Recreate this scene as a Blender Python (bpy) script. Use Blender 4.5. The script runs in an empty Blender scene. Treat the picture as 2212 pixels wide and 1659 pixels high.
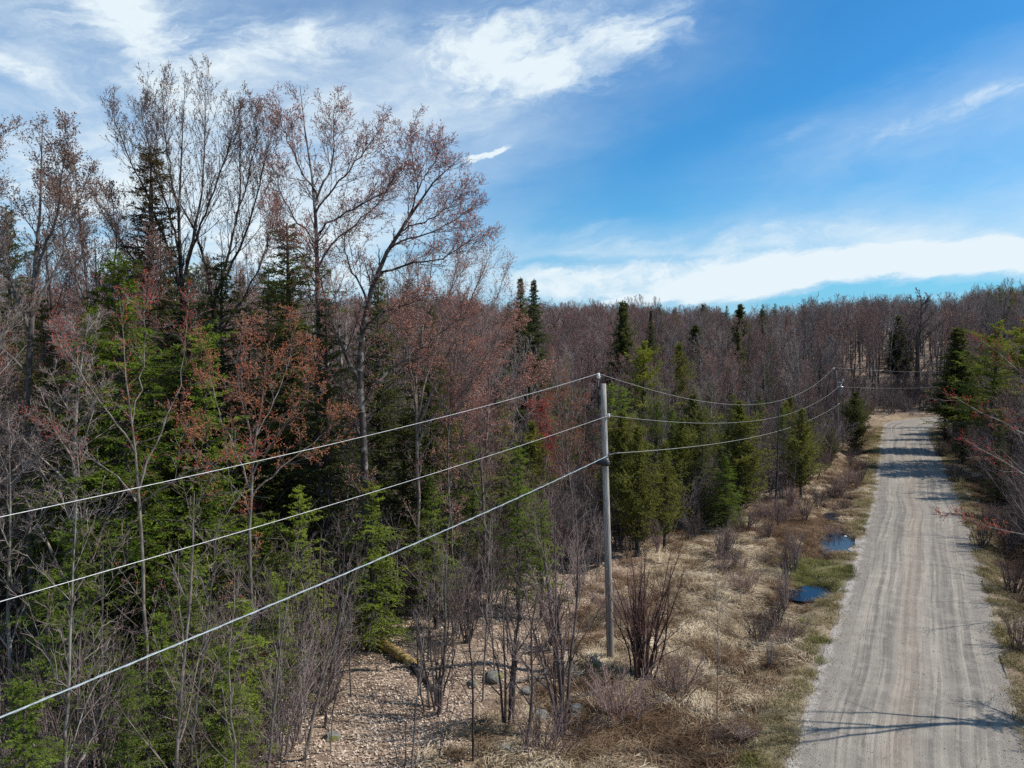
import bpy, math, random
import numpy as np
from mathutils import Vector

# ------------------------------------------------------------------ camera, light, exposure
sc = bpy.context.scene
COL = sc.collection
H = 11.8                       # height of the camera above the meadow
PITCH = math.atan(79.5 / 1534.0)
cam_d = bpy.data.cameras.new("camera")
cam = bpy.data.objects.new("camera", cam_d)
COL.objects.link(cam)
cam.location = (0, 0, H)
cam.rotation_euler = (math.radians(90) - PITCH, 0, 0)
cam_d.sensor_width = 36
cam_d.lens = 36 * 1534.0 / 2212.0
cam_d.clip_start = 0.1
cam_d.clip_end = 6000
sc.camera = cam

SUN_AZ, SUN_EL = math.radians(86), math.radians(47)
S = Vector((math.sin(SUN_AZ) * math.cos(SUN_EL), math.cos(SUN_AZ) * math.cos(SUN_EL), math.sin(SUN_EL)))
sun_d = bpy.data.lights.new("sun", 'SUN')
sun_d.energy = 5.0
sun_d.angle = math.radians(0.5)
sun_d.color = (1.0, 0.95, 0.87)
sun = bpy.data.objects.new("sun", sun_d)
sun.rotation_euler = (-S).to_track_quat('-Z', 'Y').to_euler()
COL.objects.link(sun)

sc.view_settings.view_transform = 'Standard'
sc.view_settings.look = 'None'
sc.view_settings.exposure = 0.15
sc.view_settings.gamma = 1.0
sc.view_settings.use_curve_mapping = False
sc.render.engine = 'CYCLES'
sc.cycles.max_bounces = 5
sc.cycles.diffuse_bounces = 3
sc.cycles.glossy_bounces = 2
sc.cycles.transmission_bounces = 2
sc.cycles.transparent_max_bounces = 4
sc.cycles.use_denoising = False
sc.render.filter_size = 1.1


class NT:
    """small helper for node trees"""
    def __init__(s, nt):
        s.nt = nt
        nt.nodes.clear()

    def n(s, typ, ins=None, **kw):
        nd = s.nt.nodes.new(typ)
        for k, v in kw.items():
            setattr(nd, k, v)
        for k, v in (ins or {}).items():
            s.put(nd.inputs[k], v)
        return nd

    def put(s, sock, v):
        if isinstance(v, bpy.types.NodeSocket):
            s.nt.links.new(v, sock)
        elif isinstance(v, bpy.types.Node):
            s.nt.links.new(v.outputs[0], sock)
        else:
            sock.default_value = v

    def m(s, op, a, b=None, c=None, clamp=False):
        nd = s.nt.nodes.new('ShaderNodeMath')
        nd.operation = op
        nd.use_clamp = clamp
        for i, v in enumerate((a, b, c)):
            if v is not None:
                s.put(nd.inputs[i], v)
        return nd.outputs[0]

    def mix(s, f, a, b, blend='MIX'):
        nd = s.nt.nodes.new('ShaderNodeMix')
        nd.data_type = 'RGBA'
        nd.blend_type = blend
        s.put(nd.inputs[0], f)
        s.put(nd.inputs[6], a)
        s.put(nd.inputs[7], b)
        return nd.outputs[2]

    def noise(s, vec, scale, detail=3, rough=.55, dist=0):
        nd = s.n('ShaderNodeTexNoise', {'Scale': scale, 'Detail': detail, 'Roughness': rough, 'Distortion': dist})
        if vec is not None:
            s.put(nd.inputs['Vector'], vec)
        return nd.outputs['Fac']

    def ramp(s, v, a, b, c=0., d=1., smooth=True):
        nd = s.n('ShaderNodeMapRange', {'Value': v, 'From Min': a, 'From Max': b, 'To Min': c, 'To Max': d})
        if smooth:
            nd.interpolation_type = 'SMOOTHSTEP'
        return nd.outputs[0]


def build_sky():
    w = bpy.data.worlds.new("World")
    sc.world = w
    w.use_nodes = True
    t = NT(w.node_tree)
    sky = t.n('ShaderNodeTexSky', sky_type='NISHITA')
    sky.sun_disc = False
    sky.sun_elevation = SUN_EL
    sky.sun_rotation = SUN_AZ
    sky.air_density = 1.0
    sky.dust_density = 0.5
    sky.ozone_density = 1.8
    tc = t.n('ShaderNodeTexCoord')
    sp = t.n('ShaderNodeSeparateXYZ', {0: tc.outputs['Generated']})
    az = t.m('ARCTAN2', sp.outputs[0], sp.outputs[1])
    el = t.m('ARCSINE', sp.outputs[2])
    hs = t.n('ShaderNodeHueSaturation', {'Hue': 0.5, 'Saturation': 1.22, 'Value': 1.0, 'Color': sky.outputs[0]})
    blue = t.mix(1.0, hs.outputs[0], (.52, 1.33, 1.66, 1), 'MULTIPLY')
    blue = t.mix(t.ramp(el, .22, -.02, 0, .8), blue, (2.7, 6.3, 9.9, 1))
    c0 = t.n('ShaderNodeCombineXYZ', {0: t.m('MULTIPLY', az, .42), 1: t.m('SUBTRACT', el, t.m('MULTIPLY', az, .12)), 2: 0.0}).outputs[0]
    w1 = t.n('ShaderNodeTexNoise', {'Vector': c0, 'Scale': 9.0, 'Detail': 7.0, 'Roughness': .64})
    w1c = t.n('ShaderNodeSeparateXYZ', {0: w1.outputs['Color']})
    azw = t.m('ADD', az, t.m('MULTIPLY', t.m('SUBTRACT', w1c.outputs[0], .5), .20))
    elw = t.m('ADD', el, t.m('MULTIPLY', t.m('SUBTRACT', w1c.outputs[1], .5), .085))

    def AE(px, py):           # bearing and height of a cloud
        x, z = (px - 1106) / 1534, (829.5 - py) / 1534
        y2, z2 = math.cos(PITCH) + z * math.sin(PITCH), -math.sin(PITCH) + z * math.cos(PITCH)
        r = math.sqrt(x * x + y2 * y2 + z2 * z2)
        return math.atan2(x, y2), math.asin(z2 / r)

    def blob(px, py, rx, ry, ang, amp):
        a, e = AE(px, py)
        dx, dy = t.m('SUBTRACT', azw, a), t.m('SUBTRACT', elw, e)
        c, s_ = math.cos(math.radians(ang)), math.sin(math.radians(ang))
        u = t.m('ADD', t.m('MULTIPLY', dx, c), t.m('MULTIPLY', dy, s_))
        v = t.m('SUBTRACT', t.m('MULTIPLY', dy, c), t.m('MULTIPLY', dx, s_))
        u, v = t.m('DIVIDE', u, rx / 1534), t.m('DIVIDE', v, ry / 1534)
        d = t.m('SQRT', t.m('ADD', t.m('MULTIPLY', u, u), t.m('MULTIPLY', v, v)))
        return t.m('MULTIPLY', t.ramp(d, 0, 1.0, 1.0, 0.0), amp)

    def total(bl):
        tot = None
        for b in bl:
            o = blob(*b)
            tot = o if tot is None else t.m('ADD', tot, o)
        return tot
    veil = total([(250, 180, 1150, 480, -8, .88), (500, 600, 1000, 330, 0, .85), (1150, 90, 700, 280, 8, .50), (2100, 225, 760, 130, 11, .40),
                  (1800, 545, 900, 150, 3, .60), (1450, 600, 700, 150, 0, .50), (2250, 420, 700, 260, 0, .3), (900, 250, 500, 200, 0, .25)])
    core = total([(1180, 120, 380, 115, 8, .42), (1120, 60, 340, 100, 6, .26), (1440, 55, 400, 60, 19, .40), (1340, 125, 280, 70, 8, .28), (1050, 120, 300, 90, -4, .32), (1180, 175, 300, 50, 4, .28),
                  (300, 110, 330, 150, -25, .55), (480, 60, 380, 110, -5, .32), (40, 140, 160, 30, -10, .4), (60, 420, 420, 170, 0, .4), (520, 560, 460, 140, 0, .5), (700, 60, 300, 60, 5, .3),
                  (1045, 348, 85, 14, 17, .75), (2140, 205, 380, 40, 9, .42), (1740, 272, 150, 20, 14, .30), (1900, 180, 300, 30, 14, .2),
                  (2080, 556, 600, 52, 1, .95), (1760, 588, 700, 62, 0, .50), (1420, 615, 520, 56, -2, .60), (1300, 640, 340, 36, 0, .45), (1255, 498, 200, 22, 8, .42), (1500, 525, 500, 50, 2, .3),
                  (2180, 618, 260, 14, 0, .35), (1790, 629, 60, 10, 0, .25)])
    gap = total([(1230, 575, 230, 20, 2, .45), (1500, 560, 200, 10, 2, .2), (1790, 640, 260, 32, 3, .8), (2140, 622, 240, 16, 1, .5)])
    behind = t.m('MULTIPLY', t.ramp(sp.outputs[1], .1, -.3), .45)
    slant = t.m('SUBTRACT', elw, t.m('MULTIPLY', azw, .16))
    cs = t.n('ShaderNodeCombineXYZ', {0: t.m('MULTIPLY', azw, .40), 1: slant, 2: .3}).outputs[0]
    n1 = t.noise(cs, 17, 10, .66, .35)
    n2 = t.noise(t.n('ShaderNodeCombineXYZ', {0: t.m('MULTIPLY', az, .5), 1: el, 2: .9}).outputs[0], 6, 5, .55, .3)
    nn = t.m('ADD', t.m('SUBTRACT', n1, .5), t.m('MULTIPLY', t.m('SUBTRACT', n2, .5), .8))
    core = t.m('ADD', core, behind)
    cm = t.m('ADD', core, t.m('MULTIPLY', nn, t.ramp(core, 0, .4, 0, 2.5)))
    cm = t.ramp(cm, .0, 1.15, 0, 1)
    vm = t.m('MULTIPLY', veil, t.m('ADD', .85, t.m('MULTIPLY', nn, 1.5)), clamp=True)
    mask = t.m('SUBTRACT', t.m('ADD', t.m('MULTIPLY', vm, .84), t.m('MULTIPLY', cm, t.m('SUBTRACT', 1.0, t.m('MULTIPLY', vm, .5)))), gap, clamp=True)
    cloud = t.mix(t.ramp(mask, .25, .95), (7.6, 9.4, 11.2, 1), (9.6, 10.9, 11.7, 1))
    col = t.mix(mask, blue, cloud)
    bg = t.n('ShaderNodeBackground', {'Color': col, 'Strength': 0.075})
    t.n('ShaderNodeOutputWorld', {0: bg.outputs[0]})


build_sky()

# ------------------------------------------------------------------ helpers
RNG = np.random.default_rng(7)
random.seed(7)


def at(px, py, y):
    """world point at depth y seen at (px, py) of a 2212 x 1659 picture"""
    x, z = (px - 1106) / 1534, (829.5 - py) / 1534
    y2, z2 = math.cos(PITCH) + z * math.sin(PITCH), -math.sin(PITCH) + z * math.cos(PITCH)
    return np.array((x / y2 * y, y, H + z2 / y2 * y))


def gnd(px, py):
    x, z = (px - 1106) / 1534, (829.5 - py) / 1534
    y2, z2 = math.cos(PITCH) + z * math.sin(PITCH), -math.sin(PITCH) + z * math.cos(PITCH)
    k = -H / z2
    return x * k, y2 * k


# road frame: u = metres to the left of the centre line, v = metres along it
RA = np.array((10.15, 18.3)); RD = np.array((.487, .873)); RD = RD / np.linalg.norm(RD); RN = np.array((-RD[1], RD[0]))
BEND, RAD = 97.0, 17.0
line = [RA + RD * v + RN * np.interp(v, [-40, 0, 20, 42, 62, 82, 98], [-.05, -.30, -.68, -.85, -.55, -.05, 0]) for v in np.arange(-40, BEND, 2.0)]
hd = math.atan2(RD[1], RD[0])
cc = RA + RD * BEND + RN * 0 - RN * RAD
for k in range(0, 21):
    a = hd + math.pi / 2 - math.radians(75) * k / 20
    line.append(cc + RAD * np.array((math.cos(a), math.sin(a))))
e = line[-1] - line[-2]; e /= np.linalg.norm(e)
for k in range(1, 30):
    line.append(line[-1] + e * 2.0)
LINE = np.array(line)
seg = np.diff(LINE, axis=0); SL = np.linalg.norm(seg, axis=1); CUM = np.concatenate(([0], np.cumsum(SL)))


def road_uv(x, y):
    """signed distance to the left of the centre line, and distance along it"""
    x = np.atleast_1d(x).astype(float); y = np.atleast_1d(y).astype(float)
    best = np.full(x.shape, 1e9); U = np.zeros(x.shape); V = np.zeros(x.shape)
    for i in range(len(seg)):
        d = seg[i] / SL[i]
        rx, ry = x - LINE[i, 0], y - LINE[i, 1]
        tt = rx * d[0] + ry * d[1]
        if i > 0: tt = np.maximum(tt, 0)
        if i < len(seg) - 1: tt = np.minimum(tt, SL[i])
        ex, ey = rx - tt * d[0], ry - tt * d[1]
        dd = np.hypot(ex, ey)
        m = dd < best
        best[m] = dd[m]
        U[m] = (np.sign(-d[1] * rx + d[0] * ry) * dd)[m]
        V[m] = (CUM[i] + tt - 40.0)[m]
    return U, V


def sstep(x, a, b):
    k = np.clip((x - a) / (b - a), 0, 1)
    return k * k * (3 - 2 * k)


def vnoise(x, y, s, seed=0):
    """smooth value noise"""
    x = np.asarray(x) / s + seed * 17.3; y = np.asarray(y) / s + seed * 9.1
    xi, yi = np.floor(x), np.floor(y)
    fx, fy = x - xi, y - yi
    fx, fy = fx * fx * (3 - 2 * fx), fy * fy * (3 - 2 * fy)

    def h(a, b):
        r = np.sin(a * 127.1 + b * 311.7 + seed * 74.7) * 43758.5453
        return r - np.floor(r)
    return (h(xi, yi) * (1 - fx) + h(xi + 1, yi) * fx) * (1 - fy) + (h(xi, yi + 1) * (1 - fx) + h(xi + 1, yi + 1) * fx) * fy


POOLS = [(*gnd(1758, 1268), 1.1, .62, .5), (*gnd(1815, 1165), .75, 2.1, -.5), (*gnd(1800, 1106), .45, .8, -.5), (*gnd(1578, 1449), .62, .28, .2)]
LIT_V = [-30, -8, 0, 8, 20, 30, 40, 70, 88, 100]
LIT_U = [10.6, 10.6, 10.9, 12.6, 13.0, 11, 8.5, 6.5, 6, 7]
EDGE_V = [-30, -20, -8, 0, 8, 20, 30, 40, 70, 88, 100]
EDGE_U = [22, 21, 20.5, 19.5, 16.5, 13.5, 11, 8.5, 6.5, 6, 7]


def height(x, y, pools=True):
    x = np.atleast_1d(x).astype(float); y = np.atleast_1d(y).astype(float)
    U, V = road_uv(x, y)
    r = np.hypot(x, y)
    far = sstep(r, 108, 290)
    side = sstep(x, -60, 160)
    z = far * (5.0 + 10 * side)
    a = np.abs(U)
    off = sstep(a, 2.7, 6.5)
    z += off * (vnoise(x, y, 9, 1) - .5) * .5 + off * (vnoise(x, y, 2.2, 2) - .5) * .42 + off * (vnoise(x, y, .8, 3) - .5) * .20
    z += sstep(a, 3, 3.6) * (vnoise(x, y, .5, 5) - .5) * .05
    ditch = np.exp(-((a - 5.2) / 1.1) ** 2)
    z -= ditch * (.50 + .12 * (U < 0))
    z -= (1 - sstep(a, 2.75, 3.1)) * .10
    z += np.clip(U - 12, 0, 60) * .012
    # the far side of the bend rises as an open bank
    z += sstep(np.where(V > 60, U, 0), 8, 45) * sstep(V, 80, 105) * 3.0
    if pools:
        for (px, py, rx, ry, ang) in POOLS:
            c, s_ = math.cos(ang), math.sin(ang)
            dx, dy = x - px, y - py
            u, v = (dx * c + dy * s_) / rx, (-dx * s_ + dy * c) / ry
            d = np.hypot(u, v)
            k = 1 - sstep(d, .6, 1.7)
            z = z * (1 - k) + (-.75) * k
    return z


def hz(x, y):
    return float(height(x, y)[0])


def mesh_new(name, V, F, mat_idx=None, smooth=False):
    """V (n,3); F (m,3|4) or a list of such arrays"""
    if not isinstance(F, list): F = [F]
    F = [f for f in F if len(f)]
    me = bpy.data.meshes.new(name)
    me.vertices.add(len(V))
    me.vertices.foreach_set("co", np.ascontiguousarray(V, dtype=np.float32).ravel())
    nl = sum(f.size for f in F); nf = sum(len(f) for f in F)
    me.loops.add(nl)
    me.loops.foreach_set("vertex_index", np.concatenate([f.ravel() for f in F]).astype(np.int32))
    me.polygons.add(nf)
    tot = np.concatenate([np.full(len(f), f.shape[1]) for f in F])
    st = np.concatenate(([0], np.cumsum(tot)[:-1])).astype(np.int32)
    me.polygons.foreach_set("loop_start", st)
    if mat_idx is not None:
        me.polygons.foreach_set("material_index", mat_idx.astype(np.int32))
    if smooth:
        me.polygons.foreach_set("use_smooth", np.ones(nf, dtype=bool))
    me.update(calc_edges=True)
    return me


class Geo:
    """vertices and faces collected with a material number"""
    def __init__(s):
        s.V, s.F, s.M, s.n = [], [], [], 0

    def add(s, V, F, m=0):
        if len(F) == 0: return s
        s.V.append(V); s.F.append(F + s.n); s.M.append(np.full(len(F), m)); s.n += len(V)
        return s

    def tube(s, P, R, k=4, m=0, cap=False):
        """P (N,K,3) polylines, R (N,K) radii"""
        N, K, _ = P.shape
        if N == 0: return s
        T = np.gradient(P, axis=1)
        T /= np.linalg.norm(T, axis=2, keepdims=True) + 1e-9
        mean = T.mean(axis=1); mean /= np.linalg.norm(mean, axis=1, keepdims=True) + 1e-9
        ref = np.where(np.abs(mean[:, 2:3]) < .8, np.array([[0, 0, 1.]]), np.array([[1., 0, 0]]))
        A = np.cross(T, ref[:, None, :]); A /= np.linalg.norm(A, axis=2, keepdims=True) + 1e-9
        B = np.cross(T, A)
        an = np.arange(k) * 2 * np.pi / k
        ring = P[:, :, None, :] + R[:, :, None, None] * (A[:, :, None, :] * np.cos(an)[None, None, :, None] + B[:, :, None, :] * np.sin(an)[None, None, :, None])
        V = ring.reshape(-1, 3)
        n = np.arange(N)[:, None, None] * K * k; i = np.arange(K - 1)[None, :, None] * k; j = np.arange(k)[None, None, :]
        j2 = (j + 1) % k
        F = np.stack(np.broadcast_arrays(n + i + j, n + i + j2, n + i + k + j2, n + i + k + j), axis=-1).reshape(-1, 4)
        s.add(V, F, m)
        return s

    def mesh(s, name, off=None, smooth=False):
        V = np.concatenate(s.V)
        if off is not None: V = V - off
        F4 = [f for f in s.F if f.shape[1] == 4]; M4 = [m for f, m in zip(s.F, s.M) if f.shape[1] == 4]
        F3 = [f for f in s.F if f.shape[1] == 3]; M3 = [m for f, m in zip(s.F, s.M) if f.shape[1] == 3]
        F = ([np.concatenate(F4)] if F4 else []) + ([np.concatenate(F3)] if F3 else [])
        return mesh_new(name, V, F, np.concatenate(M4 + M3), smooth)


def link(name, me, mats, parent=None, loc=None):
    o = bpy.data.objects.new(name, me)
    COL.objects.link(o)
    if me is not None and mats is not None and len(me.materials) == 0:
        for m in (mats if isinstance(mats, (list, tuple)) else [mats]):
            me.materials.append(m)
    if parent is not None: o.parent = parent
    if loc is not None: o.location = loc
    return o


def tag(o, label=None, cat=None, group=None, kind=None):
    if label: o['label'] = label
    if cat: o['category'] = cat
    if group: o['group'] = group
    if kind: o['kind'] = kind
    return o


def empty(name, loc=(0, 0, 0)):
    o = bpy.data.objects.new(name, None)
    COL.objects.link(o)
    o.location = loc
    o.empty_display_size = .3
    return o


# ------------------------------------------------------------------ materials
def mat(name, rough=.85, spec=.2):
    m = bpy.data.materials.new(name)
    m.use_nodes = True
    return m, NT(m.node_tree)


def finish(t, col, rough=.85, spec=.2, bump=None, bd=.02, bs=.6, **kw):
    b = t.n('ShaderNodeBsdfPrincipled', {'Base Color': col, 'Roughness': rough, 'Specular IOR Level': spec})
    for k, v in kw.items():
        t.put(b.inputs[k.replace('_', ' ')], v)
    if bump is not None:
        bn = t.n('ShaderNodeBump', {'Height': bump, 'Strength': bs, 'Distance': bd})
        t.put(b.inputs['Normal'], bn.outputs[0])
    t.n('ShaderNodeOutputMaterial', {0: b.outputs[0]})


def bark_mat(name, c1, c2, scale=6, spot=None):
    m, t = mat(name)
    g = t.n('ShaderNodeTexCoord').outputs['Object']
    mp = t.n('ShaderNodeMapping', {'Vector': g, 'Scale': (1, 1, .35)}).outputs[0]
    n = t.noise(mp, scale, 4, .65)
    col = t.mix(t.ramp(n, .35, .65), (*c1, 1), (*c2, 1))
    if spot:
        col = t.mix(t.ramp(t.noise(g, 2.3, 3), .53, .62), col, (*spot, 1))
    oi = t.n('ShaderNodeObjectInfo').outputs['Random']
    col = t.mix(1.0, col, t.n('ShaderNodeCombineColor', {0: t.ramp(oi, 0, 1, .58, 1.28, False), 1: t.ramp(oi, 0, 1, .60, 1.22, False), 2: t.ramp(oi, 0, 1, .62, 1.18, False)}).outputs[0], 'MULTIPLY')
    finish(t, col, .9, .15)
    return m


def leaf_mat(name, cols, scale=1.2, trans=.45, rnd=.25):
    """cols: dark, mid, bright; clumps of tone through the crown and from leaf to leaf"""
    m, t = mat(name)
    g = t.n('ShaderNodeTexCoord').outputs['Object']
    n = t.noise(g, scale, 3, .6)
    fine = t.noise(g, 23, 1, .5)
    oi = t.n('ShaderNodeObjectInfo').outputs['Random']
    f = t.m('ADD', t.m('MULTIPLY', n, .7), t.m('MULTIPLY', fine, .4))
    f = t.m('ADD', f, t.m('MULTIPLY', t.m('SUBTRACT', oi, .5), rnd))
    a = t.mix(t.ramp(f, .35, .56), (*cols[0], 1), (*cols[1], 1))
    a = t.mix(t.ramp(f, .56, .74), a, (*cols[2], 1))
    d = t.n('ShaderNodeBsdfDiffuse', {'Color': a})
    tr = t.n('ShaderNodeBsdfTranslucent', {'Color': a})
    mx = t.n('ShaderNodeMixShader', {0: trans, 1: d.outputs[0], 2: tr.outputs[0]})
    t.n('ShaderNodeOutputMaterial', {0: mx.outputs[0]})
    return m


M = {}
M['bark'] = bark_mat('grey_bark', (.10, .083, .072), (.25, .22, .195), 7)
M['bark_dark'] = bark_mat('dark_bark', (.045, .038, .034), (.13, .11, .10), 7)
M['bark_pale'] = bark_mat('pale_bark', (.14, .125, .11), (.38, .35, .31), 6, (.08, .07, .06))
M['bark_hero'] = bark_mat('maple_bark', (.035, .03, .028), (.105, .09, .083), 5, (.26, .24, .22))
M['twig'] = bark_mat('twig_bark', (.18, .145, .135), (.34, .28, .26), 3)
M['twig_dark'] = bark_mat('dark_twig_bark', (.07, .052, .05), (.17, .135, .13), 3)
M['twig_red'] = bark_mat('reddish_twig_bark', (.15, .105, .095), (.29, .21, .195), 3)
M['stem_red'] = bark_mat('dark_red_stem_bark', (.075, .04, .035), (.19, .115, .10), 3)
M['bud_red'] = leaf_mat('red_buds', ((.36, .05, .04), (.54, .09, .065), (.58, .17, .10)), 1.5, .3)
M['bud_pink'] = leaf_mat('pink_buds', ((.46, .21, .17), (.64, .34, .27), (.74, .46, .35)), 1.5, .3)
M['bud_brown'] = leaf_mat('brown_buds', ((.15, .095, .08), (.24, .14, .11), (.34, .21, .15)), 1.5, .2)
M['bud_mauve'] = leaf_mat('mauve_buds', ((.26, .12, .105), (.38, .185, .16), (.45, .25, .21)), 1.5, .3)
M['bud_rust'] = leaf_mat('rust_buds', ((.36, .10, .06), (.52, .17, .09), (.56, .26, .13)), 1.5, .3)
M['fir'] = leaf_mat('fir_needles', ((0.081, 0.112, 0.020), (0.166, 0.234, 0.032), (0.306, 0.376, 0.043)), .9)
M['fir_dark'] = leaf_mat('dark_fir_needles', ((0.048, 0.059, 0.024), (0.096, 0.114, 0.033), (0.166, 0.172, 0.044)), .9)
M['cone'] = leaf_mat('cone_laden_needles', ((.07, .05, .025), (.14, .09, .05), (.10, .09, .03)), 1.3)
M['hemlock'] = leaf_mat('hemlock_needles', ((0.103, 0.145, 0.029), (0.196, 0.255, 0.042), (0.345, 0.409, 0.059)), 1.1)
M['cedar'] = leaf_mat('cedar_scales', ((0.088, 0.097, 0.031), (0.196, 0.196, 0.042), (0.324, 0.304, 0.065)), 1.4)
M['pine'] = leaf_mat('pine_needles', ((0.079, 0.124, 0.026), (0.186, 0.221, 0.032), (0.315, 0.312, 0.047)), .8)
M['olive'] = leaf_mat('olive_needles', ((0.066, 0.077, 0.029), (0.138, 0.143, 0.044), (0.220, 0.215, 0.066)), 1.0)


# ------------------------------------------------------------------ branching
def unit(a):
    return a / (np.linalg.norm(a, axis=-1, keepdims=True) + 1e-9)


def grow(P, R, n, t0, t1, ang, lfac, seg, wig, up, rng, lmin=0., rr=.62, rmin=.004, tip=.35, flat=0., taper=.5, llen=None, bow=0.):
    """n children on each polyline of P; returns (P', R')"""
    Mn, K, _ = P.shape
    if Mn == 0: return np.zeros((0, seg + 1, 3)), np.zeros((0, seg + 1))
    plen = np.linalg.norm(np.diff(P, axis=1), axis=2).sum(1)
    cnt = np.full(Mn, n) if np.isscalar(n) else n
    idx = np.repeat(np.arange(Mn), cnt)
    N = len(idx)
    k = np.concatenate([np.arange(c) for c in cnt]) if N else np.zeros(0)
    t = t0 + (t1 - t0) * (k + rng.random(N)) / np.maximum(cnt[idx], 1)
    f = t * (K - 1); i = np.minimum(f.astype(int), K - 2); w = (f - i)[:, None]
    pos = P[idx, i] * (1 - w) + P[idx, i + 1] * w
    d = unit(P[idx, i + 1] - P[idx, i])
    r = R[idx, i] * (1 - w[:, 0]) + R[idx, i + 1] * w[:, 0]
    ref = np.where(np.abs(d[:, 2:3]) < .95, np.array([[0, 0, 1.]]), np.array([[1., 0, 0]]))
    a = unit(np.cross(d, ref)); b = np.cross(a, d)
    if flat:
        th = np.where(k % 2 == 0, 0, np.pi) + rng.normal(0, flat, N)
    else:
        th = k * 2.39996 + rng.random(Mn)[idx] * 6.28 + rng.normal(0, .3, N)
    perp = a * np.cos(th)[:, None] + b * np.sin(th)[:, None]
    A = np.radians(ang) * (1 + rng.normal(0, .18, N))
    d = unit(d * np.cos(A)[:, None] + perp * np.sin(A)[:, None])
    L = plen[idx] * lfac * (1 - taper * (t - t0) / max(t1 - t0, 1e-6)) * rng.uniform(.65, 1.25, N)
    if llen is not None: L = llen(idx, t)
    L = np.maximum(L, lmin)
    pts = [pos]
    for s_ in range(seg):
        d = unit(d + rng.normal(0, wig, (N, 3)) + np.array([0, 0, 1.]) * (up + bow * s_ / seg))
        pts.append(pts[-1] + d * (L / seg)[:, None])
    PP = np.stack(pts, 1)
    r0 = np.maximum(r * rr, rmin)
    RR = r0[:, None] * np.linspace(1, tip, seg + 1)[None, :]
    RR = np.maximum(RR, rmin * .6)
    return PP, RR


def resample(pts, rad, K, rng, wob=.0):
    """smooth polyline (K points) through pts"""
    pts = np.array(pts, float)
    s_ = np.concatenate(([0], np.cumsum(np.linalg.norm(np.diff(pts, axis=0), axis=1))))
    q = np.linspace(0, s_[-1], K)
    P = np.stack([np.interp(q, s_, pts[:, c]) for c in range(3)], 1)
    for _ in range(2):
        P[1:-1] = (P[:-2] + 2 * P[1:-1] + P[2:]) / 4
    P[1:-1] += rng.normal(0, wob, (K - 2, 3))
    return P, np.interp(q, s_, rad)


def buds_on(P, n, size, rng, t0=.2):
    """small bud clusters (three-sided double cones) along twigs"""
    Mn, K, _ = P.shape
    idx = np.repeat(np.arange(Mn), n); N = len(idx)
    t = rng.uniform(t0, 1, N); t[::n] = 1.0
    f = t * (K - 1); i = np.minimum(f.astype(int), K - 2); w = (f - i)[:, None]
    p = P[idx, i] * (1 - w) + P[idx, i + 1] * w + rng.normal(0, size * .4, (N, 3))
    s_ = size * rng.uniform(.5, 1.3, N)
    X = unit(rng.normal(0, 1, (N, 3))); Y = unit(np.cross(X, rng.normal(0, 1, (N, 3)))); Z = np.cross(X, Y)
    base = [X, -X * .5 + Y * .87, -X * .5 - Y * .87]
    V = np.stack([p + s_[:, None] * Z * .9] + [p + s_[:, None] * b_ * .55 for b_ in base] + [p - s_[:, None] * Z * .9], 1).reshape(-1, 3)
    o = (np.arange(N) * 5)[:, None, None]
    tri = np.array([[0, 1, 2], [0, 2, 3], [0, 3, 1], [4, 2, 1], [4, 3, 2], [4, 1, 3]])[None]
    return V, (o + tri).reshape(-1, 3)


def tufts(P, n, ln, wd, rng, ang=.7, t0=.05, droop=0.):
    """needle tufts: slim diamonds leaving a twig forwards and outwards"""
    Mn, K, _ = P.shape
    idx = np.repeat(np.arange(Mn), n); N = len(idx)
    k = np.tile(np.arange(n), Mn)
    t = t0 + (1 - t0) * (k + rng.random(N)) / n
    f = t * (K - 1); i = np.minimum(f.astype(int), K - 2); w = (f - i)[:, None]
    p = P[idx, i] * (1 - w) + P[idx, i + 1] * w
    d = unit(P[idx, i + 1] - P[idx, i])
    q = unit(np.cross(d, rng.normal(0, 1, (N, 3)) + np.array([0, 0, 1.2])))
    q *= np.where(k % 2 == 0, 1, -1)[:, None]
    dd = unit(d * math.cos(ang) + q * math.sin(ang) + rng.normal(0, .22, (N, 3)) + np.array([0, 0, -droop]))
    L = ln * rng.uniform(.6, 1.35, N)[:, None] * (1.15 - .5 * t)[:, None]; W = wd * rng.uniform(.6, 1.4, N)[:, None]
    sd = unit(np.cross(dd, unit(rng.normal(0, .6, (N, 3)) + np.array([0, 0, 1.]))))
    V = np.stack([p, p + dd * L * .5 + sd * W * .5, p + dd * L, p + dd * L * .45 - sd * W * .5], 1).reshape(-1, 3)
    F = (np.arange(N) * 4)[:, None] + np.arange(4)[None]
    return V, F


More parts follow.
